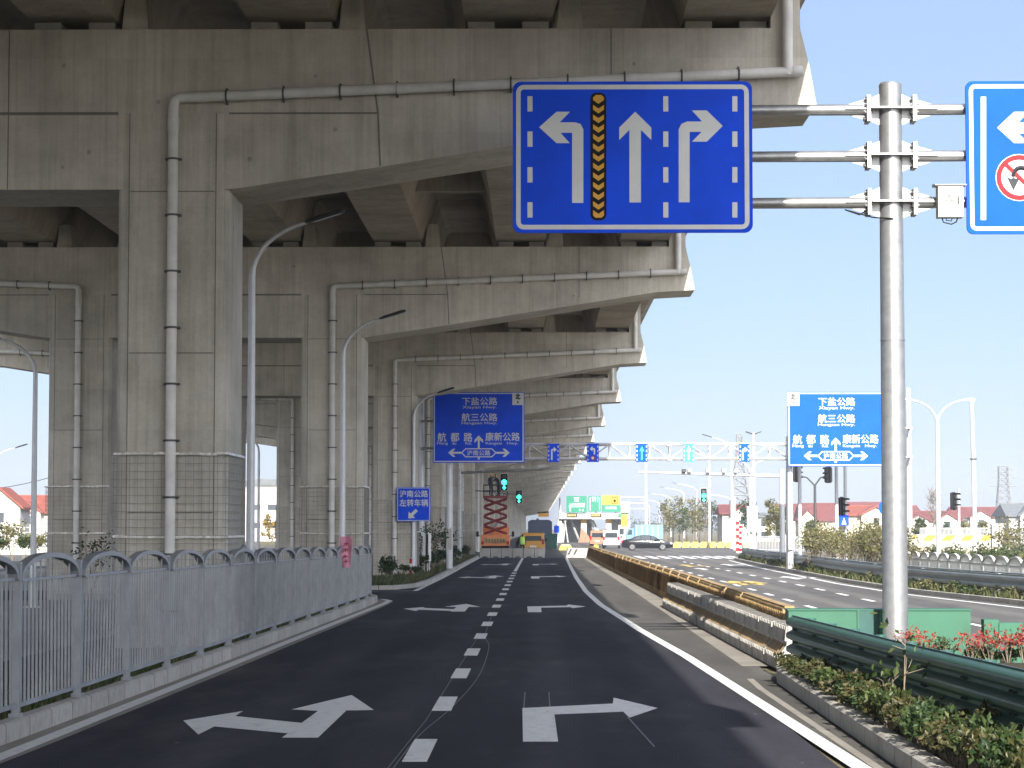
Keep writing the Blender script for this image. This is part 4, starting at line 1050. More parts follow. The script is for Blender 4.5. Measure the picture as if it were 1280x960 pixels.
# ================================================================== RIGHT-SIDE LAMPS AND MASTS
for q, tp, Y, lab in ((915, 549, 250, 'tall white single-arm lamp nearest the white gable house'), (887, 567, 300, 'tall white single-arm lamp beside the green traffic light beyond the crossing'),
                      (871, 606, 480, 'distant white single-arm lamp just left of the green traffic light on the right'), (855, 611, 530, 'distant white single-arm lamp above the young trees'),
                      (838.5, 618, 640, 'small distant white lamp at the left end of the young trees'), (824.5, 625, 760, 'far small white lamp above the pale blue van'), (812, 629, 900, 'farthest tiny white lamp beside the tall white mast')):
    H = PZ(tp, Y) + .2
    r = thing('street_lamp', lab, 'street lamp', (PX(q, Y), Y, -.02), group='lamps beyond the crossing')
    lamp_parts(r, H, -max(1.6, 11 * Y / FPX * 2.2), 1.1, 'pole_white', .17, .12)
Y = 100.0
r = thing('double_lamp', 'white lamp post with two curved arms right of the thick pole', 'street lamp', (PX(1173, Y), Y, .05))
MB().tube([(0, 0, 0), (0, 0, PZ(530, Y))], [.11, .08], 12).build('pole', 'pole_white', r, smooth=True)
for s, ex in ((-1, 1141), (1, 1205)):
    n = 8; pts = []
    for k in range(n + 1):
        a = R(80) * k / n; pts.append(((PX(ex, Y) - PX(1173, Y)) * (1 - math.cos(a)) / (1 - math.cos(R(80))), 0, PZ(532, Y) + (PZ(502, Y) - PZ(532, Y)) * math.sin(a) / math.sin(R(80))))
    a_ = MB().tube(pts, [.06 - .025 * k / n for k in range(n + 1)], 10).build('arm', 'pole_white', r, smooth=True)
    e = Vector(pts[-1]); MB().prism([(e.x, e.z - .03), (e.x + s * .4, e.z + .03), (e.x + s * .4, e.z + .09), (e.x, e.z + .05)], -.12, .12).build('lamp_head', 'pole_grey', a_)
MB().box(-.2, .2, -.2, .2, 0, .05).build('base_plate', 'pole_white', r)
Y = 130.0
r = thing('camera_mast', 'tall plain white mast with a small head near the right picture edge', 'mast', (PX(1219, Y), Y, .05))
MB().tube([(0, 0, 0), (-.05, 0, PZ(575, Y)), (-.12, 0, PZ(502, Y))], [.13, .12, .09], 10).build('pole', 'pole_white', r, smooth=True); MB().box(-.25, .05, -.1, .1, PZ(503, Y), PZ(500, Y)).build('lamp_head', 'pole_grey', r); MB().box(-.2, .1, -.16, .16, PZ(576, Y), PZ(574, Y)).build('collar', 'dark', r)
Y = 330.0
r = thing('lamp_mast', 'tall plain white mast standing behind the black car', 'mast', (PX(807.5, Y), Y, -.02))
MB().tube([(0, 0, 0), (0, 0, PZ(581, Y))], [.25, .16], 10).build('pole', 'pole_white', r); MB().tube([(0, 0, PZ(580, Y)), (0, 0, PZ(578, Y))], .3, 8).build('lamp_head', 'pole_grey', r)
Y = 190.0
r = thing('solar_mast', 'white mast topped by two tilted solar panels above the truss gantry', 'mast', (PX(942.5, Y), Y, -.02))
MB().tube([(0, 0, 0), (0, 0, PZ(541, Y))], [.14, .09], 10).build('pole', 'pole_white', r)
for s in (-1, 1): MB().prism([(s * .1, PZ(543, Y)), (s * .62, PZ(540, Y)), (s * .60, PZ(539, Y)), (s * .1, PZ(541.6, Y))], -.35, .35).build('solar_panel', 'solar', r)
r = thing('double_lamp', 'slim white double-arm lamp with two banner boards left of the truss post', 'street lamp', (PX(938.5, Y - 8), Y - 8, -.02))
MB().tube([(0, 0, 0), (0, 0, PZ(590, Y - 8))], [.12, .08], 10).build('pole', 'pole_white', r)
for s in (-1, 1): MB().tube([(0, 0, PZ(592, Y - 8)), (s * .15, 0, PZ(584, Y - 8)), (s * .5, 0, PZ(578, Y - 8)), (s * .9, 0, PZ(576, Y - 8))], .05, 8).build('arm', 'pole_white', r)
bt = Board('banner_board', 'pair of tall white boards with vertical grey lettering on the slim double-arm lamp', 'sign board', 934, 947, 633, 665, 181.6, 'sheet_white', .05, .02)
bt.rects([(x, 636 + 4.4 * k, x + 3.4, 638.8 + 4.4 * k) for x in (936, 941.8) for k in range(6)], 'panel_grey', 'grey_mark'); bt.rects([(940.1, 633.5, 940.9, 664.5)], 'dark', 'gap')
for q in (922, 925.3):
    r = thing('bollard_post', 'tall red and white banded post below the mast arm of the far green light' if q < 924 else 'shorter red and white banded post beside the truss lamp banners', 'post', (PX(q, 205), 205, -.02))
    H = PZ(650 if q < 924 else 655, 205); MB().tube([(0, 0, 0), (0, 0, H)], .13, 10).build('pole', 'sheet_white', r)
    for k in range(5): MB().tube([(0, 0, H * (.06 + .2 * k)), (0, 0, H * (.16 + .2 * k))], .136, 10).build('red_band', 'red', r)

# ================================================================== GUARDRAILS
def wave(n, amp, h):
    one = [(0, .0), (0, .09), (.35, .17), (.9, .30), (1, .38), (1, .62), (.9, .70), (.35, .83), (0, .91)]
    pts = [(o * amp, (k + z) * h / n) for k in range(n) for o, z in one] + [(0, h)]
    return [(-o, z) for o, z in pts] + [(-o + .014, z) for o, z in pts[::-1]]
gr = thing('guardrail', 'dark green three-wave guardrail along the planted kerb in the right foreground', 'guardrail', (3.6, 34.6, 0))
path = [(3.54, 33.6, .29), (3.60, 30, .31), (3.68, 25, .34), (3.78, 18.5, .40), (3.88, 12, .43)]
def rel(path, o): return [(p[0] - o[0], p[1] - o[1], p[2] - o[2]) for p in path]
# travelling towards the camera: the road side (-x) lies to the right of travel
pr = [(-o, z) for o, z in wave(3, .085, .56)]
ro = MB().sweep(rel(path, (3.6, 34.6, 0)), pr).build('rail', 'rail_green', gr, smooth=True)
m = MB()
y = 33.2
while y > 12:
    x = 3.62 + (33.6 - y) * .016; zz = .30 + max(0, (32 - y)) * .0075
    for dz in (.19, .37):
        for dy in (0, -.16): MB().tube([(x - 3.6 - .04, y + dy - 34.6, zz + dz), (x - 3.6 - .115, y + dy - 34.6, zz + dz)], .013, 6).build('bolt', 'dark', gr)
    MB().tube([(x - 3.6 + .14, y - 34.6, 0.0), (x - 3.6 + .14, y - 34.6, zz + .52)], .065, 10).build('guard_post', 'rail_green', gr)
    MB().box(x - 3.6 - .06, x - 3.6 + .10, y - .1 - 34.6, y + .1 - 34.6, zz + .1, zz + .48).build('spacer_block', 'rail_green', gr)
    y -= 2.0
gr2 = thing('guardrail', 'long weathered grey-green guardrail along the far kerb of the side road', 'guardrail', (13.3, 62, 0))
path = [(16.4, 48, .33), (13.9, 60, .33), (12.5, 76, .33), (12.2, 90, .33), (12.7, 130, .33), (13.2, 155, .33), (13.5, 159, .33)]
MB().sweep(rel(path, (13.3, 62, 0)), wave(2, .08, .44)).build('rail', 'rail_grey', gr2, smooth=True)
MB().sweep(rel([(a, b_, c + .30) for a, b_, c in path], (13.3, 62, 0)), [(.02, .15), (-.03, .17), (-.03, .19), (.02, .2)]).build('top_edge', 'rail_grey', gr2)
for k in range(34):
    y = 50 + 3.2 * k
    for (a, b_) in zip(path, path[1:]):
        if a[1] <= y <= b_[1]: x = a[0] + (b_[0] - a[0]) * (y - a[1]) / (b_[1] - a[1])
    MB().tube([(x + .14 - 13.3, y - 62, 0), (x + .14 - 13.3, y - 62, .8)], .06, 8).build('guard_post', 'white_fence' if k % 3 == 0 else 'rail_green', gr2)
# green steel crash block behind the guardrail
WY = 36.9
gx0 = PX(985, WY); gx1 = PX(1212, WY); zt = PZ(763, WY)
gb = thing('crash_block', 'bright green steel barrier wall with a dark panel painted as a recess behind the thick pole', 'crash barrier', (gx0, WY, 0))
W = gx1 - gx0
MB().box(0, W, 0, .5, 0, zt).build('body', 'green_box', gb)
MB().box(-.02, W + .02, -.02, .52, zt, zt + .02).build('top_edge', 'green_box', gb)
r0 = PX(1072, WY) - gx0; r1 = PX(1098, WY) - gx0
MB().box(r0, r1, -.012, .0, zt - .55, zt - .005).build('recess_shade_panel', 'green_recess', gb)  # flat darker plate, the shade of a recess put into its colour
for x in (r0 - .02, r1): MB().box(x, x + .03, -.03, 0, .05, zt).build('rib', 'green_box', gb)
MB().tube([(r1 + .12, -.03, zt - .35), (r1 + .12, 0, zt - .35)], .04, 6).tube([(r1 + .3, -.03, zt - .35), (r1 + .3, 0, zt - .35)], .04, 6).build('bolt', 'green_box', gb)
c = G(1245, 815)
Yp = 36.3; x0 = PX(1228, Yp)
gp = thing('rail_post', 'short green steel guardrail post with bolted bracket plate right of the thick pole', 'guard post', (x0, Yp, 0))
MB().box(.02, .24, 0, .16, 0, PZ(800, Yp)).build('leg', 'green_box', gp); MB().box(.40, .62, .0, .16, 0, PZ(803, Yp)).build('leg', 'green_box', gp)
MB().box(0, .22, -.05, .2, PZ(801, Yp), PZ(774, Yp)).build('block', 'green_box', gp)
MB().prism([(.22, PZ(801, Yp)), (.50, PZ(803, Yp)), (.58, PZ(778, Yp)), (.22, PZ(778, Yp))], -.08, .15).build('bracket', 'green_box', gp)
for dx, q in ((.1, 779), (.1, 796), (.33, 786), (.4, 786), (.35, 798), (.42, 798)):
    MB().tube([(dx, -.1, PZ(q, Yp)), (dx, -.04, PZ(q, Yp))], .018, 6).build('bolt', 'green_box', gp)

# ================================================================== BARRIERS
ymb = thing('plastic_barrier', 'faded orange-yellow ribbed plastic barrier in the long row dividing the two roads', 'barrier', (3.93, 37.6, 0), group='orange-yellow barriers dividing the roads')
Lm = 4.0
m = MB(); m.prism([(-.22, 0), (.22, 0), (.2, .16), (.11, .32), (.10, .80), (.07, .83), (-.07, .83), (-.10, .80), (-.11, .32), (-.20, .16)], .02, Lm - .02)
for k in range(14):
    y = .15 + .28 * k
    m.prism([(-.215, .02), (-.245, .02), (-.22, .17), (-.13, .33), (-.125, .76), (-.098, .76)], y, y + .10)
    m.prism([(.215, .02), (.245, .02), (.22, .17), (.13, .33), (.125, .76), (.098, .76)], y, y + .10)
m.build('body', 'barrier_yel', ymb)
MB().box(-.075, .075, .05, Lm - .05, .832, .845).build('top_edge', 'barrier_top', ymb)
MB().box(-.115, .115, -.015, .03, .05, .80).build('joint_plate', 'barrier_top', ymb)
for k in range(1, 33):
    y = 37.6 + 4.04 * k
    dup(ymb, (3.85 + .1 * math.sin(y * .03), y, 0), R(random.uniform(-.5, .5)))
wj = thing('concrete_barrier', 'dusty white and black ribbed barrier section in the row beside the shoulder', 'barrier', (3.76, 35.0, 0), group='white and black barriers beside the shoulder')
m = MB(); m.prism([(-.26, 0), (.2, 0), (.2, .3), (.12, .45), (.12, .64), (-.13, .64), (-.15, .36), (-.26, .22)], .01, 1.98)
for k in range(8):
    y = .04 + .245 * k
    m.prism([(-.25, .01), (-.285, .01), (-.285, .215), (-.25, .225)], y, y + .14)
    m.prism([(-.125, .42), (-.175, .42), (-.155, .63), (-.125, .63)], y, y + .15)
m.build('body', 'barrier_white', wj)
for k in range(4): MB().box(-.12, .10, .08 + .49 * k, .28 + .49 * k, .641, .646).build('black_stripe', 'blackstripe', wj)
for k in range(8): MB().prism([(-.148, .37), (-.256, .228), (-.262, .232), (-.153, .374)], .19 + .245 * k, .27 + .245 * k).build('tan_streak', 'barrier_yel', wj)  # tan streaks across the sloping ledge
for k in range(1, 14): dup(wj, (3.76 - .0155 * k, 35.0 + 2.02 * k, 0), R(.45 + random.uniform(-.4, .4)))

# concrete blocks across the road end
cbk = thing('concrete_block', 'grey concrete block in the low row closing the road before the scissor lift', 'barrier', (-3.75, 171, 0), group='concrete blocks closing the road')
m = MB(); m.prism([(-.36, 0), (-.20, 0), (-.17, .07), (-.08, .10), (.08, .10), (.17, .07), (.20, 0), (.36, 0), (.37, .66), (-.37, .66)], -.25, .25)
m.build('body', 'conc_barrier', cbk)
MB().tube([(0, 0, .66), (0, 0, .70)], .05, 6).build('lifting_eye', 'dark', cbk)
for k in range(1, 6): dup(cbk, (-3.75 + .78 * k, 171 + random.uniform(-.06, .06), 0))
cb2 = thing('striped_block', 'pale concrete block with black diagonal stripes at the end of the barrier row', 'barrier', (PX(725, 171), 171, 0))
MB().prism([(-1.05, 0), (1.05, 0), (1.0, .15), (.95, .68), (-.95, .68), (-1.0, .15)], -.28, .28).build('body', 'barrier_white', cb2)
for x in (-.9, -.5, .7): MB().prism([(x, .2), (x + .14, .2), (x + .34, .62), (x + .2, .62)], -.289, -.27).build('black_stripe', 'blackstripe', cb2)
yc = thing('crash_post', 'bright yellow plastic post with a wide foot at the end of the orange barriers', 'post', (PX(745, 160), 160, 0))
MB().prism([(-.42, 0), (.42, 0), (.36, .14), (.2, .2), (.13, .98), (-.13, .98), (-.2, .2), (-.36, .14)], -.22, .22).build('body', 'yel_bright', yc)
MB().box(-.17, .17, -.235, -.15, .52, .62).build('reflective_band', 'sheet_white', yc)
# yellow and white kerb blocks beyond the crossing
yb = thing('kerb_block', 'yellow sloped concrete block in the row along the far side of the crossing', 'barrier', (PX(846, 262), 262, 0), group='yellow blocks beyond the crossing')
MB().prism([(-.42, 0), (.30, 0), (.46, .34), (.40, .62), (-.22, .62), (-.40, .34)], -.25, .25).build('body', 'yellow_paint', yb)
for k in range(1, 9): dup(yb, (PX(846, 262) + .95 * k, 262, 0))
wl = tag(MB().box(PX(841, 263), PX(926, 263), -.0, .18, -.05, .5).build('low_wall', 'barrier_white'), 'low white wall directly behind the row of yellow sloped blocks', 'wall'); wl.location = (0, 262.5, 0)

# red-white marker post and two narrow boards on the island
r = thing('marker_post', 'short red and white marker post at the foot of the lamp with the left-turn sign', 'post', (PX(513.5, 97), 97, .1))
MB().tube([(0, 0, 0), (0, 0, .78)], .045, 10).build('pole', 'sheet_white', r)
for z in (.08, .55): MB().tube([(0, 0, z), (0, 0, z + .2)], .05, 10).build('red_band', 'red', r)
for q, lab in ((530.5, 'narrow grey upright board on two thin legs, left of its twin among the shrubs'), (535.8, 'narrow leaning grey board on thin legs, right of its twin among the shrubs')):
    r = thing('notice_board', lab, 'board', (PX(q, 104), 104, .1), R(0 if q < 532 else 12))
    MB().box(-.06, .06, -.3, .3, .55, 1.75).build('board', 'pole_grey', r)
    MB().box(-.02, .02, -.28, -.24, 0, .6).build('leg', 'galv', r); MB().box(-.02, .02, .24, .28, 0, .6).build('leg', 'galv', r)

# ================================================================== VEHICLES
def loft(st):
    """st: (x, zbottom, zbelt, zroof, half width belt, half width roof)"""
    m = MB(); vs = []; n = 10
    for x, zb, zl, zr, hb, hr in st:
        h = [(-hb * .86, zb), (-hb * .99, zb + (zl - zb) * .35), (-hb, zb + (zl - zb) * .75), (-hb * .95, zl), (-hr, zr - .0), ]
        vs += [(x, a, z) for a, z in h] + [(x, -a, z) for a, z in h[::-1]]
    fs = [(i * n + k, i * n + (k + 1) % n, (i + 1) * n + (k + 1) % n, (i + 1) * n + k) for i in range(len(st) - 1) for k in range(n)]
    fs += [tuple(range(n)), tuple(range((len(st) - 1) * n, len(st) * n))[::-1]]
    return m.add(vs, fs)
def wheel(root, x, y, r, wd, s):
    w_ = MB().tube([(x, y - wd / 2, r), (x, y - wd / 2 + .03, r), (x, y + wd / 2 - .03, r), (x, y + wd / 2, r)], [r * .9, r, r, r * .9], 20).build('wheel', 'tyre', root, smooth=True)
    m = MB(); m.tube([(x, y + s * (wd / 2 + .006), r), (x, y + s * (wd / 2 - .02), r)], r * .66, 18)
    for k in range(5):
        a = k * 2 * math.pi / 5; m.bar((x, y + s * (wd / 2 + .012), r), (x + r * .6 * math.cos(a), y + s * (wd / 2 + .012), r + r * .6 * math.sin(a)), .05)
    m.build('rim', 'rim', w_)
def sedan(name, label, loc, rz, paint):
    r = thing(name, label, 'car', loc, rz)
    st = [(-2.40, .42, .72, .74, .70, .60), (-2.34, .30, .92, .95, .80, .66), (-2.05, .24, 1.0, 1.04, .88, .70), (-1.55, .22, 1.0, 1.10, .90, .66), (-1.0, .2, .98, 1.36, .91, .60), (-.45, .2, .96, 1.46, .91, .60), (.15, .2, .95, 1.45, .91, .60),
          (.65, .2, .94, 1.33, .91, .62), (1.15, .2, .93, 1.06, .90, .70), (1.30, .2, .92, .97, .90, .74), (1.9, .22, .82, .86, .88, .70), (2.25, .28, .70, .74, .80, .60), (2.42, .36, .60, .62, .68, .52)]
    b = loft(st).build('body', paint, r, smooth=True)
    for s in (-1, 1):
        y = lambda z: s * (.905 * .95 + (.60 - .905 * .95) * (z - .97) / .49 + .012)
        for pts in ([(-1.42, 1.05), (-.98, 1.31), (-.62, 1.38), (-.62, 1.03)], [(-.54, 1.03), (-.54, 1.39), (0.0, 1.40), (.28, 1.36), (.28, 1.02)], [(.36, 1.02), (.36, 1.34), (.62, 1.26), (1.0, 1.04)]):
            MB().add([(x, y(z), z) for x, z in pts] + [(x, y(z) - s * .04, z) for x, z in pts], [tuple(range(len(pts)))] + [(i, (i + 1) % len(pts), (i + 1) % len(pts) + len(pts), i + len(pts)) for i in range(len(pts))]).build('side_window', 'glass', r)
        MB().prism([(s * .80, .62), (s * .55, .62), (s * .55, .74), (s * .78, .76)], 2.16, 2.34, axis='x').build('headlight', 'lamp_clear', r)
        MB().prism([(s * .80, .78), (s * .50, .78), (s * .50, .90), (s * .80, .90)], -2.42, -2.28, axis='x').build('tail_light', 'lamp_red', r)
        MB().box(.72, .90, min(s * .92, s * 1.08), max(s * .92, s * 1.08), .96, 1.08).build('mirror', paint, r)
        for z in (.86,):
            MB().box(-.3, -.12, min(s * .905, s * .93), max(s * .905, s * .93), z, z + .03).build('door_handle', 'rim', r)
    MB().add([(1.22, -.68, 1.0), (1.22, .68, 1.0), (.66, .56, 1.345), (.66, -.56, 1.345)], [(0, 1, 2, 3)]).build('windscreen', 'glass', r)
    MB().add([(-1.5, -.62, 1.13), (-1.5, .62, 1.13), (-1.02, .55, 1.372), (-1.02, -.55, 1.372)], [(0, 1, 2, 3)]).build('rear_window', 'glass', r)
    for x in (-1.42, 1.45):
        for s in (-1, 1): wheel(r, x, s * .80, .33, .22, s)
    return r
cz = 228
sedan('car', 'black sedan crossing the junction from left to right', (PX(808.5, cz), cz, -.01), 0, 'car_black')

def boxvan(name, label, cat, loc, rz, Lx, W, H, paint, parts=None, nose=.9, glass=True):
    """van or bus: long axis x, the rear at -Lx/2"""
    r = thing(name, label, cat, loc, rz)
    h = Lx / 2
    st = [(-h, .45, 1.0, H * .93, W * .47, W * .42), (-h + .08, .38, 1.0, H * .98, W * .5, W * .45), (-h * .5, .35, 1.0, H, W * .5, W * .46), (h - nose * 1.2, .35, 1.0, H, W * .5, W * .46), (h - nose * .45, .35, 1.0, H * .72, W * .5, W * .44), (h - .1, .38, .95, 1.05, W * .49, W * .42), (h, .45, .8, .85, W * .45, W * .38)]
    loft(st).build('body', paint, r, smooth=True)
    for s in (-1, 1):
        for x in (-h * .58, h * .6): wheel(r, x, s * (W / 2 - .12), .34, .22, s)
        yy = s * (W * .485)
        n = 3
        for k in range(n):
            x0 = -h + .35 + k * (2 * h - nose - .7) / n; x1 = x0 + (2 * h - nose - .7) / n - .1
            zt_ = H * .86; yt = s * (W * .46 + .03)
            MB().add([(x0, yy + s * .02, 1.12), (x1, yy + s * .02, 1.12), (x1, yt, zt_), (x0, yt, zt_)], [(0, 1, 2, 3)]).build('side_window', 'glass', r)
        MB().box(-h - .02, -h + .06, min(s * W * .36, s * W * .46), max(s * W * .36, s * W * .46), .85, 1.25).build('tail_light', 'lamp_red', r)
        MB().box(h - nose, h - nose + .15, min(s * W * .5, s * (W * .5 + .18)), max(s * W * .5, s * (W * .5 + .18)), 1.1, 1.3).build('mirror', 'black', r)
    MB().add([(-h - .012, -W * .36, 1.12), (-h - .012, W * .36, 1.12), (-h - .0, W * .33, H * .86), (-h - .0, -W * .33, H * .86)], [(0, 1, 2, 3)]).build('rear_window', 'glass', r)
    MB().box(-h - .03, -h, -.26, .26, .62, .76).build('number_plate', 'sheet_white', r)
    MB().box(-h - .06, -h + .1, -W * .46, W * .46, .38, .56).build('bumper', 'dark' if paint == 'car_gold' else paint, r)
    return r
# rear of the vehicle faces the camera: its nose (+x) points to +y
v = boxvan('van', 'yellow estate van with dark rear window parked behind the concrete blocks', 'van', (PX(666.5, 187), 189, -.01), R(90), 4.4, 1.85, 1.75, 'car_gold')
v = boxvan('van', 'white van seen from behind at the toll entrance, left of the black sedan', 'van', (PX(765, 250), 252, -.01), R(88), 4.9, 1.85, 1.9, 'car_white')
v = boxvan('van', 'brown-sided van half hidden left of the white van at the toll entrance', 'van', (PX(749, 264), 268, -.01), R(86), 4.7, 1.75, 1.85, 'brown')
# pale blue box truck behind the sedan
r = thing('box_truck', 'pale blue box truck passing behind the black sedan', 'truck', (PX(806, 296), 296, -.01))
MB().box(-1.3, 2.2, -1.1, 1.1, .8, 2.55).build('cargo_box', 'truck_blue', r)
MB().prism([(-2.3, .5), (-1.35, .5), (-1.35, 2.1), (-2.0, 2.1), (-2.3, 1.3)], -1.0, 1.0).build('cab', 'truck_blue', r)
MB().prism([(-2.2, 1.32), (-1.6, 1.32), (-1.6, 1.95), (-1.97, 1.95)], -1.02, -.99).build('side_window', 'glass', r)
for k in range(5): MB().box(-1.1 + .65 * k, -1.02 + .65 * k, -1.13, -1.1, .85, 2.5).build('rib', 'pole_white', r)
for x in (-1.8, 1.4):
    for s in (-1, 1): wheel(r, x, s * .9, .42, .25, s)
# dark tarpaulin truck in the distance under the viaduct
r = thing('tarpaulin_truck', 'big truck with a blue-grey tarpaulin body behind the yellow van', 'truck', (PX(675, 240), 244, -.01))
MB().prism([(-1.2, 1.0), (1.2, 1.0), (1.2, 2.75), (.9, 2.95), (-.9, 2.95), (-1.2, 2.75)], -4, 4).build('cargo_box', 'tarp', r)
MB().box(-1.1, 1.1, -4.1, 6.5, .7, 1.0).build('chassis', 'dark', r)
MB().box(-1.2, 1.2, 4.3, 6.4, .8, 2.8).build('cab', 'tarp', r)
for y in (-3, -1.8, 4.8):
    for s in (-1, 1): MB().tube([(s * .7, y, .5), (s * 1.1, y, .5)], .5, 16).build('wheel', 'tyre', r)
for s in (-1, 1): MB().box(s * .9 - .12, s * .9 + .12, -4.16, -4.1, .75, .95).build('tail_light', 'lamp_red', r)
MB().box(-.6, .6, -4.06, -4.0, 1.5, 1.54).build('tie_rope', 'pole_grey', r)

# scissor lift on the orange truck
lx = PX(619, 184)
lift = thing('scissor_lift_truck', 'orange truck with a raised dark red scissor lift under the viaduct', 'lift truck', (lx, 184, -.01))
MB().box(-1.05, 1.05, -.1, 4.6, .55, .8).build('chassis', 'dark', lift)
b = MB().prism([(-1.08, .75), (1.08, .75), (1.1, 1.45), (1.0, 1.62), (-1.0, 1.62), (-1.1, 1.45)], -.15, 4.4).build('body', 'truck_orange', lift)
MB().box(-.86, .86, -.20, -.152, .95, 1.35).build('tailgate_panel', 'barrier_yel', lift)
m = MB()
for k in range(7): m.box(-.72 + .22 * k, -.58 + .22 * k, -.215, -.2, 1.02, 1.08).box(-.70 + .22 * k, -.66 + .22 * k, -.215, -.2, 1.02, 1.27).box(-.72 + .22 * k, -.60 + .22 * k, -.215, -.2, 1.18, 1.22)
m.build('worn_print', 'dark', lift)
for s in (-1, 1):
    MB().box(s * .97 - .1, s * .97 + .1, -.19, -.15, .85, 1.1).build('tail_light', 'lamp_red', lift)
    MB().tube([(s * 1.35, .2, 1.55), (s * 1.08, .2, 1.5)], .025, 6).box(s * 1.36 - .1, s * 1.36 + .1, .17, .21, 1.45, 1.85).build('mirror', 'black', lift)
    for y in (.6, 1.5, 3.9): MB().tube([(s * .7, y, .43), (s * 1.02, y, .43)], .43, 16).build('wheel', 'tyre', lift)
MB().box(-1.0, 1.0, 4.4, 6.0, .6, 2.2).build('cab', 'truck_orange', lift)
MB().box(-1.0, 1.0, -.1, -.02, .6, .78).build('bumper', 'dark', lift)
z0 = 1.62; zt_ = PZ(622, 184); n = 4; dz = (zt_ - z0) / n
for yy in (.5, 2.9):
    for k in range(n):
        za = z0 + dz * k + .06; zb = z0 + dz * (k + 1) - .06
        MB().bar((-.86, yy, za), (.86, yy, zb), .13).build('scissor_arm', 'lift_red', lift); MB().bar((.86, yy + .12, za), (-.86, yy + .12, zb), .13).build('scissor_arm', 'lift_red', lift)
m = MB()
for k in range(n + 1):
    for x in (-.88, .88): m.tube([(x, .4, z0 + dz * k), (x, 3.1, z0 + dz * k)], .05, 6)
    if k < n: m.tube([(0, .4, z0 + dz * (k + .5)), (0, 3.1, z0 + dz * (k + .5))], .05, 6)
m.build('cross_pin', 'lift_red', lift)
MB().tube([(-.5, 1.6, z0), (.4, 1.6, z0 + dz * 1.8)], .09, 8).build('hydraulic_ram', 'galv', lift)
pf = MB().box(-.95, .95, .2, 3.3, zt_, zt_ + .15).build('platform', 'lift_red', lift)
m = MB()
for z in (.55, 1.0):
    for yy in (.25, 3.25): m.tube([(-.92, yy, zt_ + z), (.92, yy, zt_ + z)], .03, 6)
    for x in (-.92, .92): m.tube([(x, .25, zt_ + z), (x, 3.25, zt_ + z)], .03, 6)
for x in (-.92, -.3, .3, .92):
    for yy in (.25, 3.25): m.tube([(x, yy, zt_ + .1), (x, yy, zt_ + 1.0)], .025, 6)
m.build('railing', 'dark', pf)

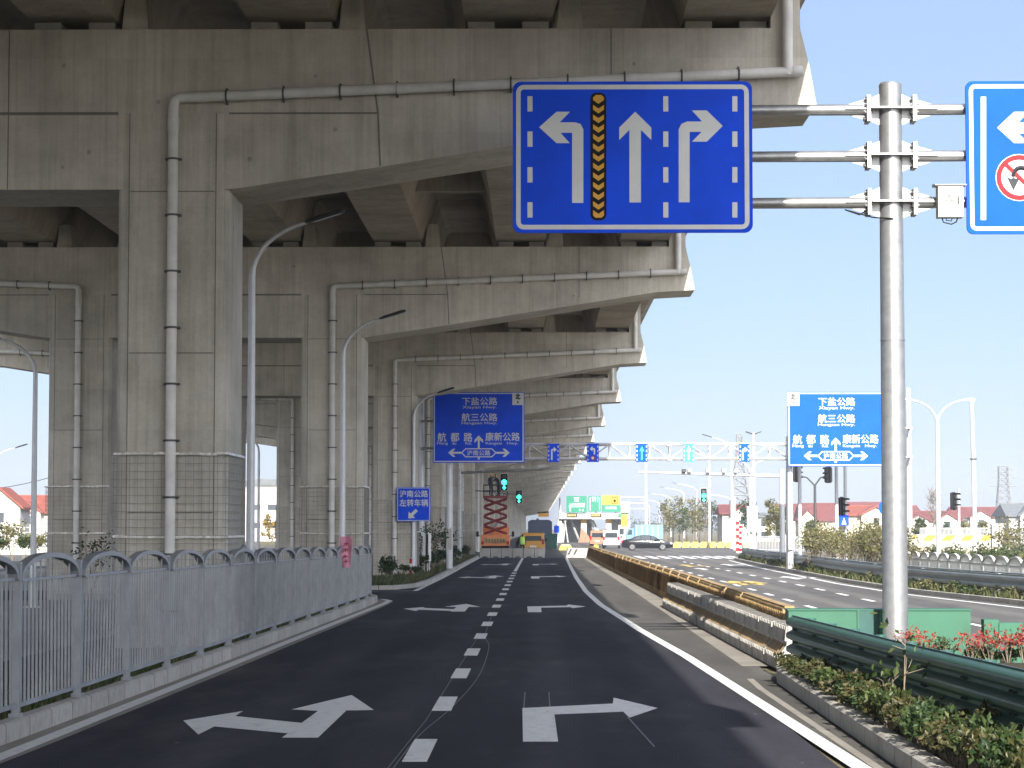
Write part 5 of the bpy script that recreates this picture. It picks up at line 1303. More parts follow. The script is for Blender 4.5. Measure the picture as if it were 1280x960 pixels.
# ================================================================== PEOPLE
def person(label, loc, rz, pose, top='navy', vest=None, hat=None, group=None):
    """one continuous skinned body; pose: joint name -> (x, y, z) for a 1.72 m figure facing -y"""
    J = {'pelvis': (0, 0, .93), 'chest': (0, .01, 1.28), 'neck': (0, 0, 1.46), 'head': (0, -.01, 1.56), 'crown': (0, -.005, 1.68),
         'shl': (-.18, 0, 1.40), 'ell': (-.25, .02, 1.12), 'wrl': (-.26, -.05, .88), 'hal': (-.26, -.07, .78),
         'shr': (.18, 0, 1.40), 'elr': (.25, .02, 1.12), 'wrr': (.26, -.05, .88), 'har': (.26, -.07, .78),
         'hil': (-.09, 0, .88), 'knl': (-.11, -.02, .49), 'anl': (-.12, .02, .09), 'tol': (-.13, -.16, .05),
         'hir': (.09, 0, .88), 'knr': (.11, -.02, .49), 'anr': (.12, .02, .09), 'tor': (.13, -.16, .05)}
    J.update(pose)
    E = [('pelvis', 'chest'), ('chest', 'neck'), ('neck', 'head'), ('head', 'crown'), ('chest', 'shl'), ('shl', 'ell'), ('ell', 'wrl'), ('wrl', 'hal'), ('chest', 'shr'), ('shr', 'elr'), ('elr', 'wrr'), ('wrr', 'har'),
         ('pelvis', 'hil'), ('hil', 'knl'), ('knl', 'anl'), ('anl', 'tol'), ('pelvis', 'hir'), ('hir', 'knr'), ('knr', 'anr'), ('anr', 'tor')]
    rad = {'pelvis': (.15, .11), 'chest': (.16, .12), 'neck': (.06, .06), 'head': (.085, .095), 'crown': (.07, .08), 'shl': (.065, .065), 'shr': (.065, .065), 'ell': (.048, .048), 'elr': (.048, .048), 'wrl': (.034, .034), 'wrr': (.034, .034), 'hal': (.035, .022), 'har': (.035, .022),
           'hil': (.095, .095), 'hir': (.095, .095), 'knl': (.065, .065), 'knr': (.065, .065), 'anl': (.045, .045), 'anr': (.045, .045), 'tol': (.045, .03), 'tor': (.045, .03)}
    names = list(J); idx = {n: i for i, n in enumerate(names)}
    me = bpy.data.meshes.new('person'); me.from_pydata([J[n] for n in names], [(idx[a], idx[b_]) for a, b_ in E], [])
    o = bpy.data.objects.new('person_tmp', me); COL.objects.link(o)
    sk = o.modifiers.new('skin', 'SKIN'); sk.use_smooth_shade = True
    for n in names:
        me.skin_vertices[0].data[idx[n]].radius = rad[n]
        me.skin_vertices[0].data[idx[n]].use_root = (n == 'pelvis')
    sb = o.modifiers.new('sub', 'SUBSURF'); sb.levels = 1; sb.render_levels = 1
    dg = bpy.context.evaluated_depsgraph_get(); dg.update()
    me2 = bpy.data.meshes.new_from_object(o.evaluated_get(dg)); bpy.data.objects.remove(o)
    for k in (top, 'skin', 'hair'): me2.materials.append(M[k])
    hd = Vector(J['head']); nk = Vector(J['neck'])
    for p in me2.polygons:
        c = p.center
        if (c - hd).length < .2 and c.z > nk.z + .01: p.material_index = 2 if (c.y > hd.y + .0 or c.z > hd.z + .07) else 1
        elif min((c - Vector(J['hal'])).length, (c - Vector(J['har'])).length) < .09: p.material_index = 1
        else: p.material_index = 0
    r = link('person', me2, None, loc); r.rotation_euler = (0, 0, rz)
    tag(r, label, 'person', group)
    if vest:
        a = Vector(J['pelvis']); c = Vector(J['neck']); m = MB(); rings = []
        vs = []; n = 12; prof = [(-.08, .19, .15), (.1, .19, .15), (.55, .21, .165), (.85, .20, .15), (1.0, .12, .10)]
        for t, rx, ry in prof:
            q = a.lerp(c, t); vs += [(q.x + rx * math.cos(2 * math.pi * k / n), q.y + ry * math.sin(2 * math.pi * k / n), q.z) for k in range(n)]
        m.add(vs, [(i * n + k, i * n + (k + 1) % n, (i + 1) * n + (k + 1) % n, (i + 1) * n + k) for i in range(4) for k in range(n)])
        vo = m.build('vest', vest, r, smooth=True)
        q = a.lerp(c, .3); m = MB(); vs = [(q.x + .212 * math.cos(2 * math.pi * k / n), q.y + .168 * math.sin(2 * math.pi * k / n), q.z + dz_) for dz_ in (-.025, .025) for k in range(n)]
        m.add(vs, [(k, (k + 1) % n, (k + 1) % n + n, k + n) for k in range(n)]).build('reflective_stripe', 'sheet_white', vo)
    if hat:
        h = hd; m = MB(); m.tube([(h.x, h.y, h.z + .05), (h.x, h.y, h.z + .12), (h.x, h.y, h.z + .17)], [.115, .105, .05], 12); m.box(h.x - .1, h.x + .1, h.y - .17, h.y - .05, h.z + .05, h.z + .07)
        m.build('hard_hat', hat, r, smooth=True)
    return r
person('person standing with back turned in a lime hi-vis vest behind the concrete blocks', (PX(653, 180), 180, -.01), R(175), {}, 'navy', 'vest')
person('person in dark clothes bending forward just left of the lime vest', (PX(646.5, 181), 181.5, -.01), R(60), {'chest': (0, -.16, 1.24), 'neck': (0, -.28, 1.38), 'head': (0, -.34, 1.46), 'crown': (0, -.38, 1.57), 'shl': (-.18, -.24, 1.33), 'shr': (.18, -.24, 1.33), 'ell': (-.22, -.36, 1.08), 'elr': (.22, -.36, 1.08), 'wrl': (-.15, -.5, .98), 'wrr': (.15, -.5, .98), 'hal': (-.12, -.57, .95), 'har': (.12, -.57, .95)}, 'navy')
zp = zt_ + .15
person('person in dark clothes on the left side of the raised scissor lift platform', (lx - .35, 185.2, zp - .01), R(40), {'elr': (.36, -.1, 1.5), 'wrr': (.30, -.22, 1.70), 'har': (.29, -.24, 1.79)}, 'navy', None, 'helmet')
person('person crouching with arms forward on the right side of the raised lift platform', (lx + .25, 185.6, zp - .01), R(-60), {'chest': (0, -.14, 1.22), 'neck': (0, -.24, 1.37), 'head': (0, -.29, 1.45), 'crown': (0, -.32, 1.56), 'shl': (-.18, -.2, 1.32), 'shr': (.18, -.2, 1.32), 'ell': (-.2, -.4, 1.15), 'elr': (.2, -.4, 1.15), 'wrl': (-.12, -.58, 1.2), 'wrr': (.12, -.58, 1.2), 'hal': (-.1, -.66, 1.22), 'har': (.1, -.66, 1.22)}, 'navy', None, 'helmet')

# ================================================================== TOLL STATION
TYD = 360.0
tx = lambda q: PX(q, TYD); tz = lambda q: PZ(q, TYD)
tg = thing('toll_gantry', 'white toll station canopy on columns at the end of the road', 'toll station', (tx(740), TYD, -.02))
ox = tx(740)
MB().box(tx(699) - ox, tx(787) - ox, 0, 8, tz(647.5), tz(641)).build('canopy_beam', 'wall_white', tg)
MB().box(tx(699) - ox, tx(787) - ox, -.25, 0, tz(648.5), tz(647)).build('gutter', 'pole_grey', tg)
for q in (701, 730, 761, 784): MB().box(tx(q) - ox - .42, tx(q) - ox + .42, 1, 1.9, 0, tz(647.5)).build('column', 'wall_white', tg)
for q in (730, 761):
    MB().box(tx(q) - ox - .46, tx(q) - ox + .46, .94, .99, tz(653), tz(648)).build('marker_panel', 'yellow_sign', tg)
    MB().prism([(tx(q) - ox - .9, 0), (tx(q) - ox + .9, 0), (tx(q) - ox + .8, .8), (tx(q) - ox + .3, 1.5), (tx(q) - ox - .45, 2.2), (tx(q) - ox - .6, .9)], .2, .93).build('column_wrap', 'brown', tg)
for a, b_ in ((704, 727), (733, 741), (766, 782)):
    MB().box(tx(a) - ox, tx(b_) - ox, 6.5, 6.8, 0, tz(648)).build('closed_shutter', 'panel_grey', tg)
MB().box(tx(773) - ox, tx(783.5) - ox, .5, 4, 0, tz(656)).build('kiosk', 'wall_white', tg)
MB().box(tx(774.5) - ox, tx(782) - ox, .47, .5, 1.2, 2.1).build('kiosk_window', 'glass', tg)
for a, b_ in ((714, 725), (738, 752), (741, 756)):
    MB().bar((tx(a) - ox, 2.2, tz(650)), (tx(b_) - ox, 2.2, .1), .22).build('stair_rail', 'pole_white', tg)
m = MB().bar((tx(700) - ox, .3, tz(622)), (tx(700) - ox, .3, tz(641)), .2).bar((tx(704) - ox, .3, 0), (tx(707) - ox, .3, tz(650)), .14).bar((tx(710) - ox, .3, 0), (tx(706) - ox, .3, tz(650)), .14)
for a in (712, 730, 745, 752, 770): m.bar((tx(a) - ox, .3, tz(641)), (tx(a) - ox, .3, tz(621)), .16)
m.build('sign_frame', 'pole_grey', tg)
for q in (621.5, 629, 636): MB().bar((tx(776) - ox, .5, tz(q)), (tx(806) - ox, .5, tz(q)), .14).build('rail_bar', 'pole_white', tg)
MB().prism([(tx(694) - ox, 0), (tx(700) - ox, 0), (tx(703) - ox, tz(641)), (tx(700) - ox, tz(633))], .3, 1.2).build('side_wing', 'wall_white', tg)
def tboard(label, x0, x1, y0, y1, face):
    return Board('toll_sign', label, 'road sign', x0, x1, y0, y1, TYD - .35, face, .1, .08, 'toll station signs')
b = tboard('green toll sign with white lettering, leftmost above the toll canopy', 708, 733.3, 620, 640.5, 'green_sign')
b.rects([(717.5, 621.8, 723.8, 623.2)], 'sheet_white', 'white_bar'); b.rects([(718, 623.8, 723.4, 626.8)], 'sheet_white', 'road_number_panel')
b.text([('上海绕城高速', 711, 628.8, 731, 632.4)], 'sheet_white', bold=.012); b.rects([(712, 634, 713.5, 639), (724, 636.4, 725.3, 639), (728, 636.4, 729.3, 639)], 'sheet_white', 'white_mark')
b.rects([(711, 633.2, 731, 633.8)], 'sheet_white', 'white_bar')
b = tboard('narrow green toll sign with white arrows, in the middle above the canopy', 735.5, 751, 620, 639.5, 'green_sign')
for q in (741, 744, 747): b.poly([(q - .5, 627), (q - .5, 622.3), (q - 1.3, 622.3), (q, 620.6), (q + 1.3, 622.3), (q + .5, 622.3), (q + .5, 627)], 'sheet_white', 'arrow')
b.rects([(737.3, 622, 738.2, 638), (749, 622, 749.6, 638)], 'sheet_white', 'edge_line')
b = tboard('yellow and green toll sign with dark symbol, rightmost above the canopy', 753, 775, 619, 640, 'green_sign')
yp = b.poly([(753, 619), (775, 619), (775, 631), (753, 631)], 'yellow_sign', 'yellow_panel')
a0 = b.p(764.5, 629.5); a1 = b.p(772, 621.2); MB().ring(rrect(a0[0], a1[0], a0[1], a1[1], .02), rrect(a0[0] + .1, a1[0] - .1, a0[1] + .1, a1[1] - .1, .02), -.010, -.0035).build('symbol_frame', 'black', yp)
q = b.p(768.3, 626); MB().prism(circle(q[0], q[1], .22, 12), -.010, -.0035).build('symbol', 'black', yp)
a0 = b.p(755, 626.2); a1 = b.p(763, 624.6); MB().box(a0[0], a1[0], -.01, -.0035, a0[1], a1[1]).build('dark_bar', 'amber', yp)
b.text([('收费站', 757, 633, 771, 636.4)], 'sheet_white', bold=.012)
for x0, x1, k in ((709, 721.5, 0), (739, 752, 1), (773, 784, 2)):
    b = Board('led_board', ('amber lit LED strip under the left green toll sign', 'amber lit LED strip under the middle green toll sign', 'dark green lit strip right of the toll signs')[k], 'LED board', x0, x1, 642.3, 646, TYD - .3, 'black' if k < 2 else 'green_sign', .1, .03)
    if k < 2: b.rects([(x0 + .8 + 1.8 * i, 643.2, x0 + 2.0 + 1.8 * i, 645.1) for i in range(6)], 'led_amber', 'lit_text')
b = Board('lane_board', 'tall orange board with black marks standing before the toll kiosk', 'road sign', 776.5, 784.3, 643.5, 658.5, TYD - 6, 'yellow_sign', .06, .04)
b.rects([(778 + 3 * i, 646 + 3 * j, 779.6 + 3 * i, 647.6 + 3 * j) for i in range(2) for j in range(4)], 'dark', 'dark_mark')
MB().tube([(0, .05, b.a[1] + .05), (0, .05, -b.c.z)], .09, 8).build('post', 'pole_grey', b.root)
b = Board('speed_board', 'white board with a red speed ring right of the toll signs', 'road sign', 776.5, 787, 627, 641, TYD - .4, 'wall_white', .08, .04)
c0 = b.p(781.7, 632); MB().ring(circle(*c0, .45, 20), circle(*c0, .36, 20), -.006, .001).build('red_ring', 'red', b.root)
b.rects([(778.5, 636.8, 780, 639.5), (781, 636.8, 782.5, 639.5), (783.5, 636.8, 785, 639.5)], 'panel_grey', 'grey_mark')
# small things under the far viaduct
r = thing('led_gantry', 'small amber LED sign on a dark mast arm far under the viaduct', 'LED board', (PX(672, 300), 300, 0))
MB().tube([(0, 0, 0), (0, 0, PZ(648, 300))], .15, 8).build('pole', 'dark', r); MB().box(.1, 1.4, -.15, .15, PZ(646, 300), PZ(641.5, 300)).build('display', 'amber', r); MB().tube([(0, 0, PZ(641, 300)), (1.4, 0, PZ(640, 300))], .12, 6).build('arm', 'dark', r)
r = thing('roadside_sign', 'small blue sign on a white post at the left edge of the toll plaza', 'road sign', (PX(696, 300), 300, 0))
MB().tube([(0, 0, 0), (0, 0, PZ(655, 300))], .08, 8).build('pole', 'pole_white', r); MB().box(-.35, .35, -.12, -.08, PZ(666, 300), PZ(657, 300)).build('sign_panel', 'blue', r)
r = thing('waste_skip', 'dark green skip standing behind the blue-grey truck', 'skip', (PX(690, 235), 235, 0))
MB().prism([(-.45, .1), (.45, .1), (.55, 1.5), (-.55, 1.5)], -.7, .7).build('body', 'green_recess', r); MB().box(-.6, .6, -.75, .75, 1.5, 1.57).build('rim', 'dark', r)
r = thing('flower_box', 'low yellow concrete island nose before the toll plaza', 'kerb block', (PX(707, 230), 230, 0))
MB().prism([(-.7, 0), (.7, 0), (.5, .45), (-.5, .45)], -.6, .6).build('body', 'yellow_paint', r); MB().box(-.45, .45, -.4, .4, .45, .55).build('top', 'barrier_white', r)

# ================================================================== HOUSES
def house(label, x0, x1, yr, ye, Y, wall, roof, depth=10, gables=(), rows=2, name='house', group=None, hip=True):
    X0 = PX(x0, Y); X1 = PX(x1, Y); W = X1 - X0; zr = PZ(yr, Y); ze = PZ(ye, Y)
    r = thing(name, label, 'house', ((X0 + X1) / 2, Y, -.03), group=group)
    h = W / 2
    MB().box(-h, h, 0, depth, 0, ze).build('wall', wall, r)
    ov = .5
    m = MB(); hx = min(h * .8, depth * .35) if hip else -ov * .5
    m.add([(-h - ov, -ov, ze), (h + ov, -ov, ze), (h + ov, depth + ov, ze), (-h - ov, depth + ov, ze), (-h + hx, depth / 2, zr), (h - hx, depth / 2, zr),
           (-h - ov, -ov, ze - .18), (h + ov, -ov, ze - .18), (h + ov, depth + ov, ze - .18), (-h - ov, depth + ov, ze - .18)],
          [(0, 1, 5, 4), (1, 2, 5), (2, 3, 4, 5), (3, 0, 4), (0, 6, 7, 1), (1, 7, 8, 2), (2, 8, 9, 3), (3, 9, 6, 0), (6, 9, 8, 7)])
    ro = m.build('roof', roof, r)
    MB().box(-h + hx, h - hx, depth / 2 - .15, depth / 2 + .15, zr - .03, zr + .14).build('ridge', roof, ro)
    for gx, gw, gh in gables:
        c = gx * h; zt = ze + (zr - ze) * gh
        g = MB().prism([(c - gw, 0), (c + gw, 0), (c + gw, ze), (c, zt), (c - gw, ze)], -1.0, depth * .4).build('gable', wall, r)
        MB().prism([(c - gw - .35, ze - .2), (c, zt + .05), (c + gw + .35, ze - .2), (c + gw + .35, ze + .02), (c, zt + .3), (c - gw - .35, ze + .02)], -1.3, depth * .4).build('gable_roof', roof, g)
        w_ = MB().box(c - .5, c + .5, -1.06, -.99, ze * .62, ze * .62 + 1.2).build('window', 'wall_white', g); MB().box(c - .4, c + .4, -1.09, -1.06, ze * .62 + .1, ze * .62 + 1.1).build('pane', 'glass', w_)
    nwin = max(2, int(W / 3.2))
    for j in range(rows):
        zc = ze * (j + .5) / rows
        for k in range(nwin):
            x = -h + W * (k + .5) / nwin
            if any(abs(x - g[0] * h) < g[1] + .5 for g in gables): continue
            w_ = MB().box(x - .75, x + .75, -.06, .01, zc - .7, zc + .7).build('window', 'wall_white', r); MB().box(x - .65, x + .65, -.09, -.06, zc - .6, zc + .6).build('pane', 'glass', w_)
    return r
HY = 420
house('white gable-fronted house with dark red roof, nearest the truss banners', 903, 941, 631, 641, 330, 'wall_white', 'roof_red', 9, ((.35, 1.5, .8),), hip=False)
house('low grey flat-eaved house between the truss banners and the truss post', 947, 984, 641, 645, 400, 'wall_white', 'roof_grey', 9, hip=False)
house('small red-roofed house behind the truss post', 975, 1006, 630, 642, 470, 'wall_cream', 'roof_red', 9, hip=False)
house('long house with dull red roof behind the Y-armed signal post', 1003, 1064, 629, 650, HY, 'wall_cream', 'roof_red', 11, ((-.8, 1.6, .55),), hip=False)
house('higher red-roofed house showing over the orange-roofed house', 1064, 1108, 627.5, 640, 520, 'wall_cream', 'roof_red', 11, hip=False)
house('orange-roofed house with a pale arched gable, left of the thick pole', 1060, 1122, 632, 643, 330, 'wall_cream', 'roof_orange', 10, ((.1, 2.0, .8),), hip=False)
house('long low house with dark red roof right of the thick pole', 1132, 1200, 639, 650, 380, 'wall_white', 'roof_red', 10, ((-.55, 1.5, .5), (.5, 1.6, .7)), hip=False)
house('small red dormer house peeping over the roofs right of the thick pole', 1136, 1149, 632, 640, 460, 'wall_cream', 'roof_red', 8, hip=False)
house('wide house with dark red roof behind the tall plain mast', 1194, 1262, 634, 646, 430, 'wall_white', 'roof_red', 11, ((-.1, 1.8, .6),), hip=False)
house('grey-roofed house at the right picture edge', 1261, 1312, 629, 644, 340, 'wall_grey', 'roof_grey', 10, ((.2, 2.0, .9),), hip=False)
house('bright red-roofed house with white gables seen under the viaduct at the far left', -60, 62, 619, 640, 300, 'wall_white', 'roof_orange', 11, ((.25, 2.2, .6), (.58, 1.6, .5)), hip=False)
house('taller red-roofed gable house at the left picture edge under the viaduct', -50, 12, 610, 634, 240, 'wall_white', 'roof_orange', 9, ((.7, 2.0, .9),))
# white workshop seen through the gap between the first two piers
r = thing('workshop', 'white industrial hall seen through the gap right of the nearest pier', 'building', (PX(330, 400), 400, -.03))
W = 9
MB().box(-W, W, 0, 14, 0, PZ(607, 400)).build('wall', 'wall_white', r); MB().prism([(-W - .3, PZ(607, 400)), (W + .3, PZ(607, 400)), (W + .3, PZ(604, 400)), (0, PZ(598, 400)), (-W - .3, PZ(604, 400))], -.3, 14.3).build('roof', 'roof_grey', r)
for z in (2.2, 5.2):
    for k in range(6): w_ = MB().box(-W + .6 + 3 * k, -W + 2.4 + 3 * k, -.05, 0, z, z + .9).build('window', 'glass', r)
# left background: wall, rails
tag(MB().box(PX(-60, 190), PX(60, 190), 0, .25, -.05, .75).build('boundary_wall', 'wall_white'), 'low pale boundary wall below the red-roofed houses at the far left', 'wall').location = (0, 190, 0)
lf = thing('railing', 'thin steel railing on the low wall below the left red-roofed houses', 'railing', (PX(-60, 190), 190.1, .74))
L0 = PX(60, 190) - PX(-60, 190)
for z in (.5, 1.0, 1.4): MB().tube([(0, 0, z), (L0, 0, z)], .03, 6).build('rail_bar', 'pole_grey', lf)
for k in range(9): MB().tube([(L0 * k / 8, 0, 0), (L0 * k / 8, 0, 1.45)], .035, 6).build('post', 'pole_grey', lf)
# right background: cream wall, striped barriers, railing
Y = 135
cw = thing('construction_wall', 'cream construction wall behind the hedge on the right', 'wall', (PX(1128, Y), Y, -.03))
Wc = PX(1262, Y) - PX(1128, Y)
MB().box(0, Wc, 0, .3, 0, PZ(684, Y)).build('base_wall', 'wall_cream', cw)
MB().box(0, Wc, -.06, .36, PZ(684, Y), PZ(683, Y)).build('coping', 'barrier_white', cw)
sb_ = thing('striped_barrier', 'yellow and white slant-striped road barrier on top of the cream wall', 'barrier', (PX(1138, 150), 150, 0), group='slant-striped barriers on the cream wall')
MB().prism([(-.7, 0), (.7, 0), (.62, PZ(668, 150)), (-.62, PZ(668, 150))], -.2, .2).build('body', 'barrier_white', sb_)
MB().prism([(-.5, PZ(676, 150)), (.1, PZ(676, 150)), (.45, PZ(669, 150)), (-.15, PZ(669, 150))], -.21, -.199).build('yellow_stripe', 'yellow_sign', sb_)
for k in range(1, 5): dup(sb_, (PX(1138, 150) + .62 * k * 1.9, 150, 0))
Y = 160
rl = thing('railing', 'grey picket railing behind the slant-striped barriers on the right', 'railing', (PX(1150, Y), Y, -.03))
Wr = PX(1245, Y) - PX(1150, Y); zb = PZ(676, Y); zt = PZ(660, Y)
for z in (zb, zt): MB().tube([(0, 0, z), (Wr, 0, z)], .05, 6).build('rail_bar', 'panel_grey', rl)
m = MB()
for k in range(60): m.box(Wr * k / 59 - .02, Wr * k / 59 + .02, -.02, .02, 0 if k % 8 == 0 else zb, zt)
m.build('pickets', 'panel_grey', rl)
r = thing('gate_pillar', 'tall white plastered gate wall right of the picket railing', 'wall', (PX(1240, 140), 140, -.03))
MB().box(PX(1240, 140) * 0, PX(1256, 140) - PX(1240, 140), 0, .5, 0, PZ(655, 140)).build('pillar', 'wall_white', r); MB().box(-.05, PX(1256, 140) - PX(1240, 140) + .05, -.05, .55, PZ(655, 140), PZ(653.6, 140)).build('capping', 'barrier_white', r)
r = thing('railing', 'grey picket railing along the far kerb behind the truss posts', 'railing', (PX(925, 215), 215, -.02))
Wr = PX(1052, 215) - PX(925, 215)
for z in (.2, 1.35): MB().tube([(0, 0, z), (Wr, 0, z)], .03, 6).build('rail_bar', 'panel_grey', r)
m = MB()
for k in range(70): m.box(Wr * k / 69 - .02, Wr * k / 69 + .02, -.02, .02, 0, 1.35)
m.build('pickets', 'panel_grey', r)

# ================================================================== PYLONS
def pylon(label, px, ytop, Y, wbase, wtop, arms=()):
    r = thing('lattice_tower', label, 'pylon', (PX(px, Y), Y, -.03)); H = PZ(ytop, Y); n = 12
    m = MB(); th = H * .006
    W = lambda t: (wbase + (wtop - wbase) * min(1, t / .8)) / 2
    for i in range(n):
        t0 = i / n; t1 = (i + 1) / n
        for sx, sy, ux, uy in ((-1, -1, 1, -1), (1, -1, 1, 1), (1, 1, -1, 1), (-1, 1, -1, -1)):
            a = (sx * W(t0), sy * W(t0), H * t0); b = (sx * W(t1), sy * W(t1), H * t1); c = (ux * W(t0), uy * W(t0), H * t0); d = (ux * W(t1), uy * W(t1), H * t1)
            m.bar(a, b, th * 1.5); m.bar(a, d, th); m.bar(c, b, th); m.bar(b, d, th)
    m.build('frame', 'steel_pylon', r)
    for t, L_ in arms:
        for s in (-1, 1):
            MB().bar((s * W(t), 0, H * t), (s * L_, 0, H * t), th * 1.3).bar((s * W(t), 0, H * (t + .06)), (s * L_, 0, H * t), th).build('cross_arm', 'steel_pylon', r)
    return H
pylon('steel lattice power pylon on the skyline near the right picture edge', 1255, 583, 600, 4.6, 2.2, ((.72, 3.4), (.84, 3.0), (.95, 2.6)))
pylon('slim lattice telecom tower behind the small bright blue lane sign', 925, 543, 520, 6.0, 1.2)

for k, (q0, y0, q1, y1, Y) in enumerate(((-90, 612, 60, 584, 260),)):
    a = T(q0, y0, Y); b_ = T(q1 + 60, y1 - 8, Y); m = MB(); n = 12
    pts = [a.lerp(b_, t / n) - Vector((0, 0, 1.2 * (1 - (2 * t / n - 1) ** 2))) for t in range(n + 1)]
    tag(m.tube([p - pts[0] for p in pts], .035, 5).build('overhead_wire', 'black', None, pts[0]), 'thin overhead wire crossing the sky at the far left', 'wire')

# ================================================================== VEGETATION
def leaf_cloud(mb, c, rad, n, size, rnd, squash=(1, 1, 1), hollow=.3):
    for _ in range(n):
        while True:
            d = Vector((rnd.uniform(-1, 1), rnd.uniform(-1, 1), rnd.uniform(-1, 1)))
            if hollow < d.length < 1: break
        p = Vector(c) + Vector((d.x * rad * squash[0], d.y * rad * squash[1], d.z * rad * squash[2]))
        leaf(mb, p, size * rnd.uniform(.6, 1.35), rnd)
def leaf(mb, p, s, rnd, mi=0):
    a = Vector((rnd.gauss(0, 1), rnd.gauss(0, 1), rnd.gauss(0, .8) + .25)).normalized()
    b = a.cross(Vector((rnd.gauss(0, 1), rnd.gauss(0, 1), rnd.gauss(0, 1)))).normalized()
    n = a.cross(b)
    mb.add([p, p + a * s * .5 + b * s * .26 + n * s * .06, p + a * s, p + a * s * .5 - b * s * .26 + n * s * .06], [(0, 1, 2, 3)], mi)
def bush(name, label, cat, loc, w, h, lm, n=500, size=.12, stems=6, group=None, seed=1, low=.25, twiggy=0, build=True):
    rnd = random.Random(seed)
    r = thing(name, label, cat, loc, group=group)
    st = MB(); lf_ = MB()
    for i in range(stems):
        a = rnd.uniform(0, 6.28); q = rnd.uniform(.1, .5) * w
        top = Vector((q * math.cos(a), q * math.sin(a), h * rnd.uniform(.6, .95)))
        mid = top * .5 + Vector((rnd.uniform(-.1, .1) * w, rnd.uniform(-.1, .1) * w, .05 * h))
        st.tube([(0, 0, -.05), mid, top], [.006 * h + .003, .005 * h + .002, .002], 5)
        for j in range(2 + twiggy):
            t = rnd.uniform(.3, 1); p = mid.lerp(top, t); e = p + Vector((rnd.uniform(-1, 1), rnd.uniform(-1, 1), rnd.uniform(.2, 1))) * (.22 * h)
            st.tube([p, e], [.006 * h, .002], 4)
            leaf_cloud(lf_, e, .16 * h, int(n / stems / (3 + twiggy)), size, rnd, hollow=.0)
        leaf_cloud(lf_, top, .24 * h, int(n / stems / (3 + twiggy)), size, rnd, hollow=.0)
    for v in range(len(lf_.v)):
        if lf_.v[v][2] < .0: lf_.v[v] = (lf_.v[v][0], lf_.v[v][1], abs(lf_.v[v][2]) * .5)
    st.build('stems', 'twig', r, fix=False); lf_.build('foliage', lm, r, fix=False)
    return r
# hedge under the near guardrail: plant by plant
protos = []
hedge_label = 'leafy low green shrub in the hedge under the dark green guardrail'
spots = []
rnd = random.Random(21)
y = 32.0
while y > 14.5:
    for dx in (.25, .41, .57):
        spots.append((3.12 + (32 - y) * .0 + dx - .02 + rnd.uniform(-.05, .05), y + rnd.uniform(-.15, .15), rnd.uniform(.85, 1.15)))
    y -= .29
for i in range(5):
    b = bush('hedge_shrub', hedge_label, 'shrub', (0, 0, 0), .34, .30, ('leaf_ol', 'leaf_ol', 'leaf', 'leaf_ol', 'leaf_dk')[i], 460, .058, 9, 'hedge shrubs under the near guardrail', 40 + i)
    protos.append(b)
for i, (x, y, s) in enumerate(spots):
    o = protos[i] if i < 5 else dup(protos[rnd.randrange(5)])
    sz = s; hz_ = s * (.62 + .30 * max(0, min(1, (30 - y) / 11))) * rnd.uniform(.85, 1.35)
    o.location = (x, y, .13); o.rotation_euler = (0, 0, rnd.uniform(0, 6.28)); o.scale = (sz, sz, hz_)
# tall sprigs leaning over the rail
for k, (x, y, h, lab) in enumerate(((3.42, 22.6, .95, 'tall leafy sprig growing up in front of the dark green guardrail'), (3.40, 23.6, .72, 'shorter leafy sprig before the guardrail, left of the tall one'))):
    bush('sprig', lab, 'plant', (x, y, .13), .16, h, 'leaf', 26, .10, 2, None, 70 + k)
# red photinias
for k, (q, yb, Y, h, lab) in enumerate(((1132, 812, 35.9, .32, 'small red-tipped shrub just left of the thick pole foot'), (1157, 818, 35.7, .28, 'sparse red-tipped shrub just right of the thick pole foot'), (1212, 822, 35.4, .30, 'red-leaved shrub first left of the green guard post'), (1236, 826, 35.3, .36, 'red-leaved shrub in front of the green guard post'),
                                      (1258, 828, 35.2, .34, 'bright red-leaved shrub right of the green guard post'), (1278, 832, 35.1, .36, 'red-leaved shrub at the right picture edge above the guardrail'), (1180, 822, 35.6, .25, 'low greenish shrub between the thick pole and the red shrubs'))):
    x = PX(q, Y)
    bush('photinia_shrub', lab, 'shrub', (x, Y, .08), .45, h + .12, 'leaf_red' if k != 6 else 'leaf', (170, 80, 150, 210, 190, 210, 140)[k], .056, 8, None, 90 + k)
    bush('low_shrub', ('low green undergrowth beneath ' + lab)[:95], 'shrub', (x + .1, Y + .3, .06), .5, .2, 'leaf', 260, .08, 8, None, 190 + k)
# shrubs at the foot of the far guardrail
fp = [bush('verge_shrub', 'low dry green plant in the strip under the far grey guardrail', 'shrub', (0, 0, 0), .6, .5, k, 150, .12, 6, 'plants under the far guardrail', 300 + i) for i, k in enumerate(('leaf', 'leaf_lt', 'leaf'))]
i = 0
y = 56
while y < 156:
    x = lerp_path([(14.2, 55), (13.4, 60), (12.0, 76), (11.7, 90), (12.2, 130), (12.9, 158)], y) + .45 + rnd.uniform(-.1, .2)
    o = fp[i] if i < 3 else dup(fp[rnd.randrange(3)])
    s = rnd.uniform(.75, 1.3); o.location = (x, y, .08); o.rotation_euler = (0, 0, rnd.uniform(0, 6.2)); o.scale = (s * .9, s * .9, s * .6); i += 1
    y += 1.05
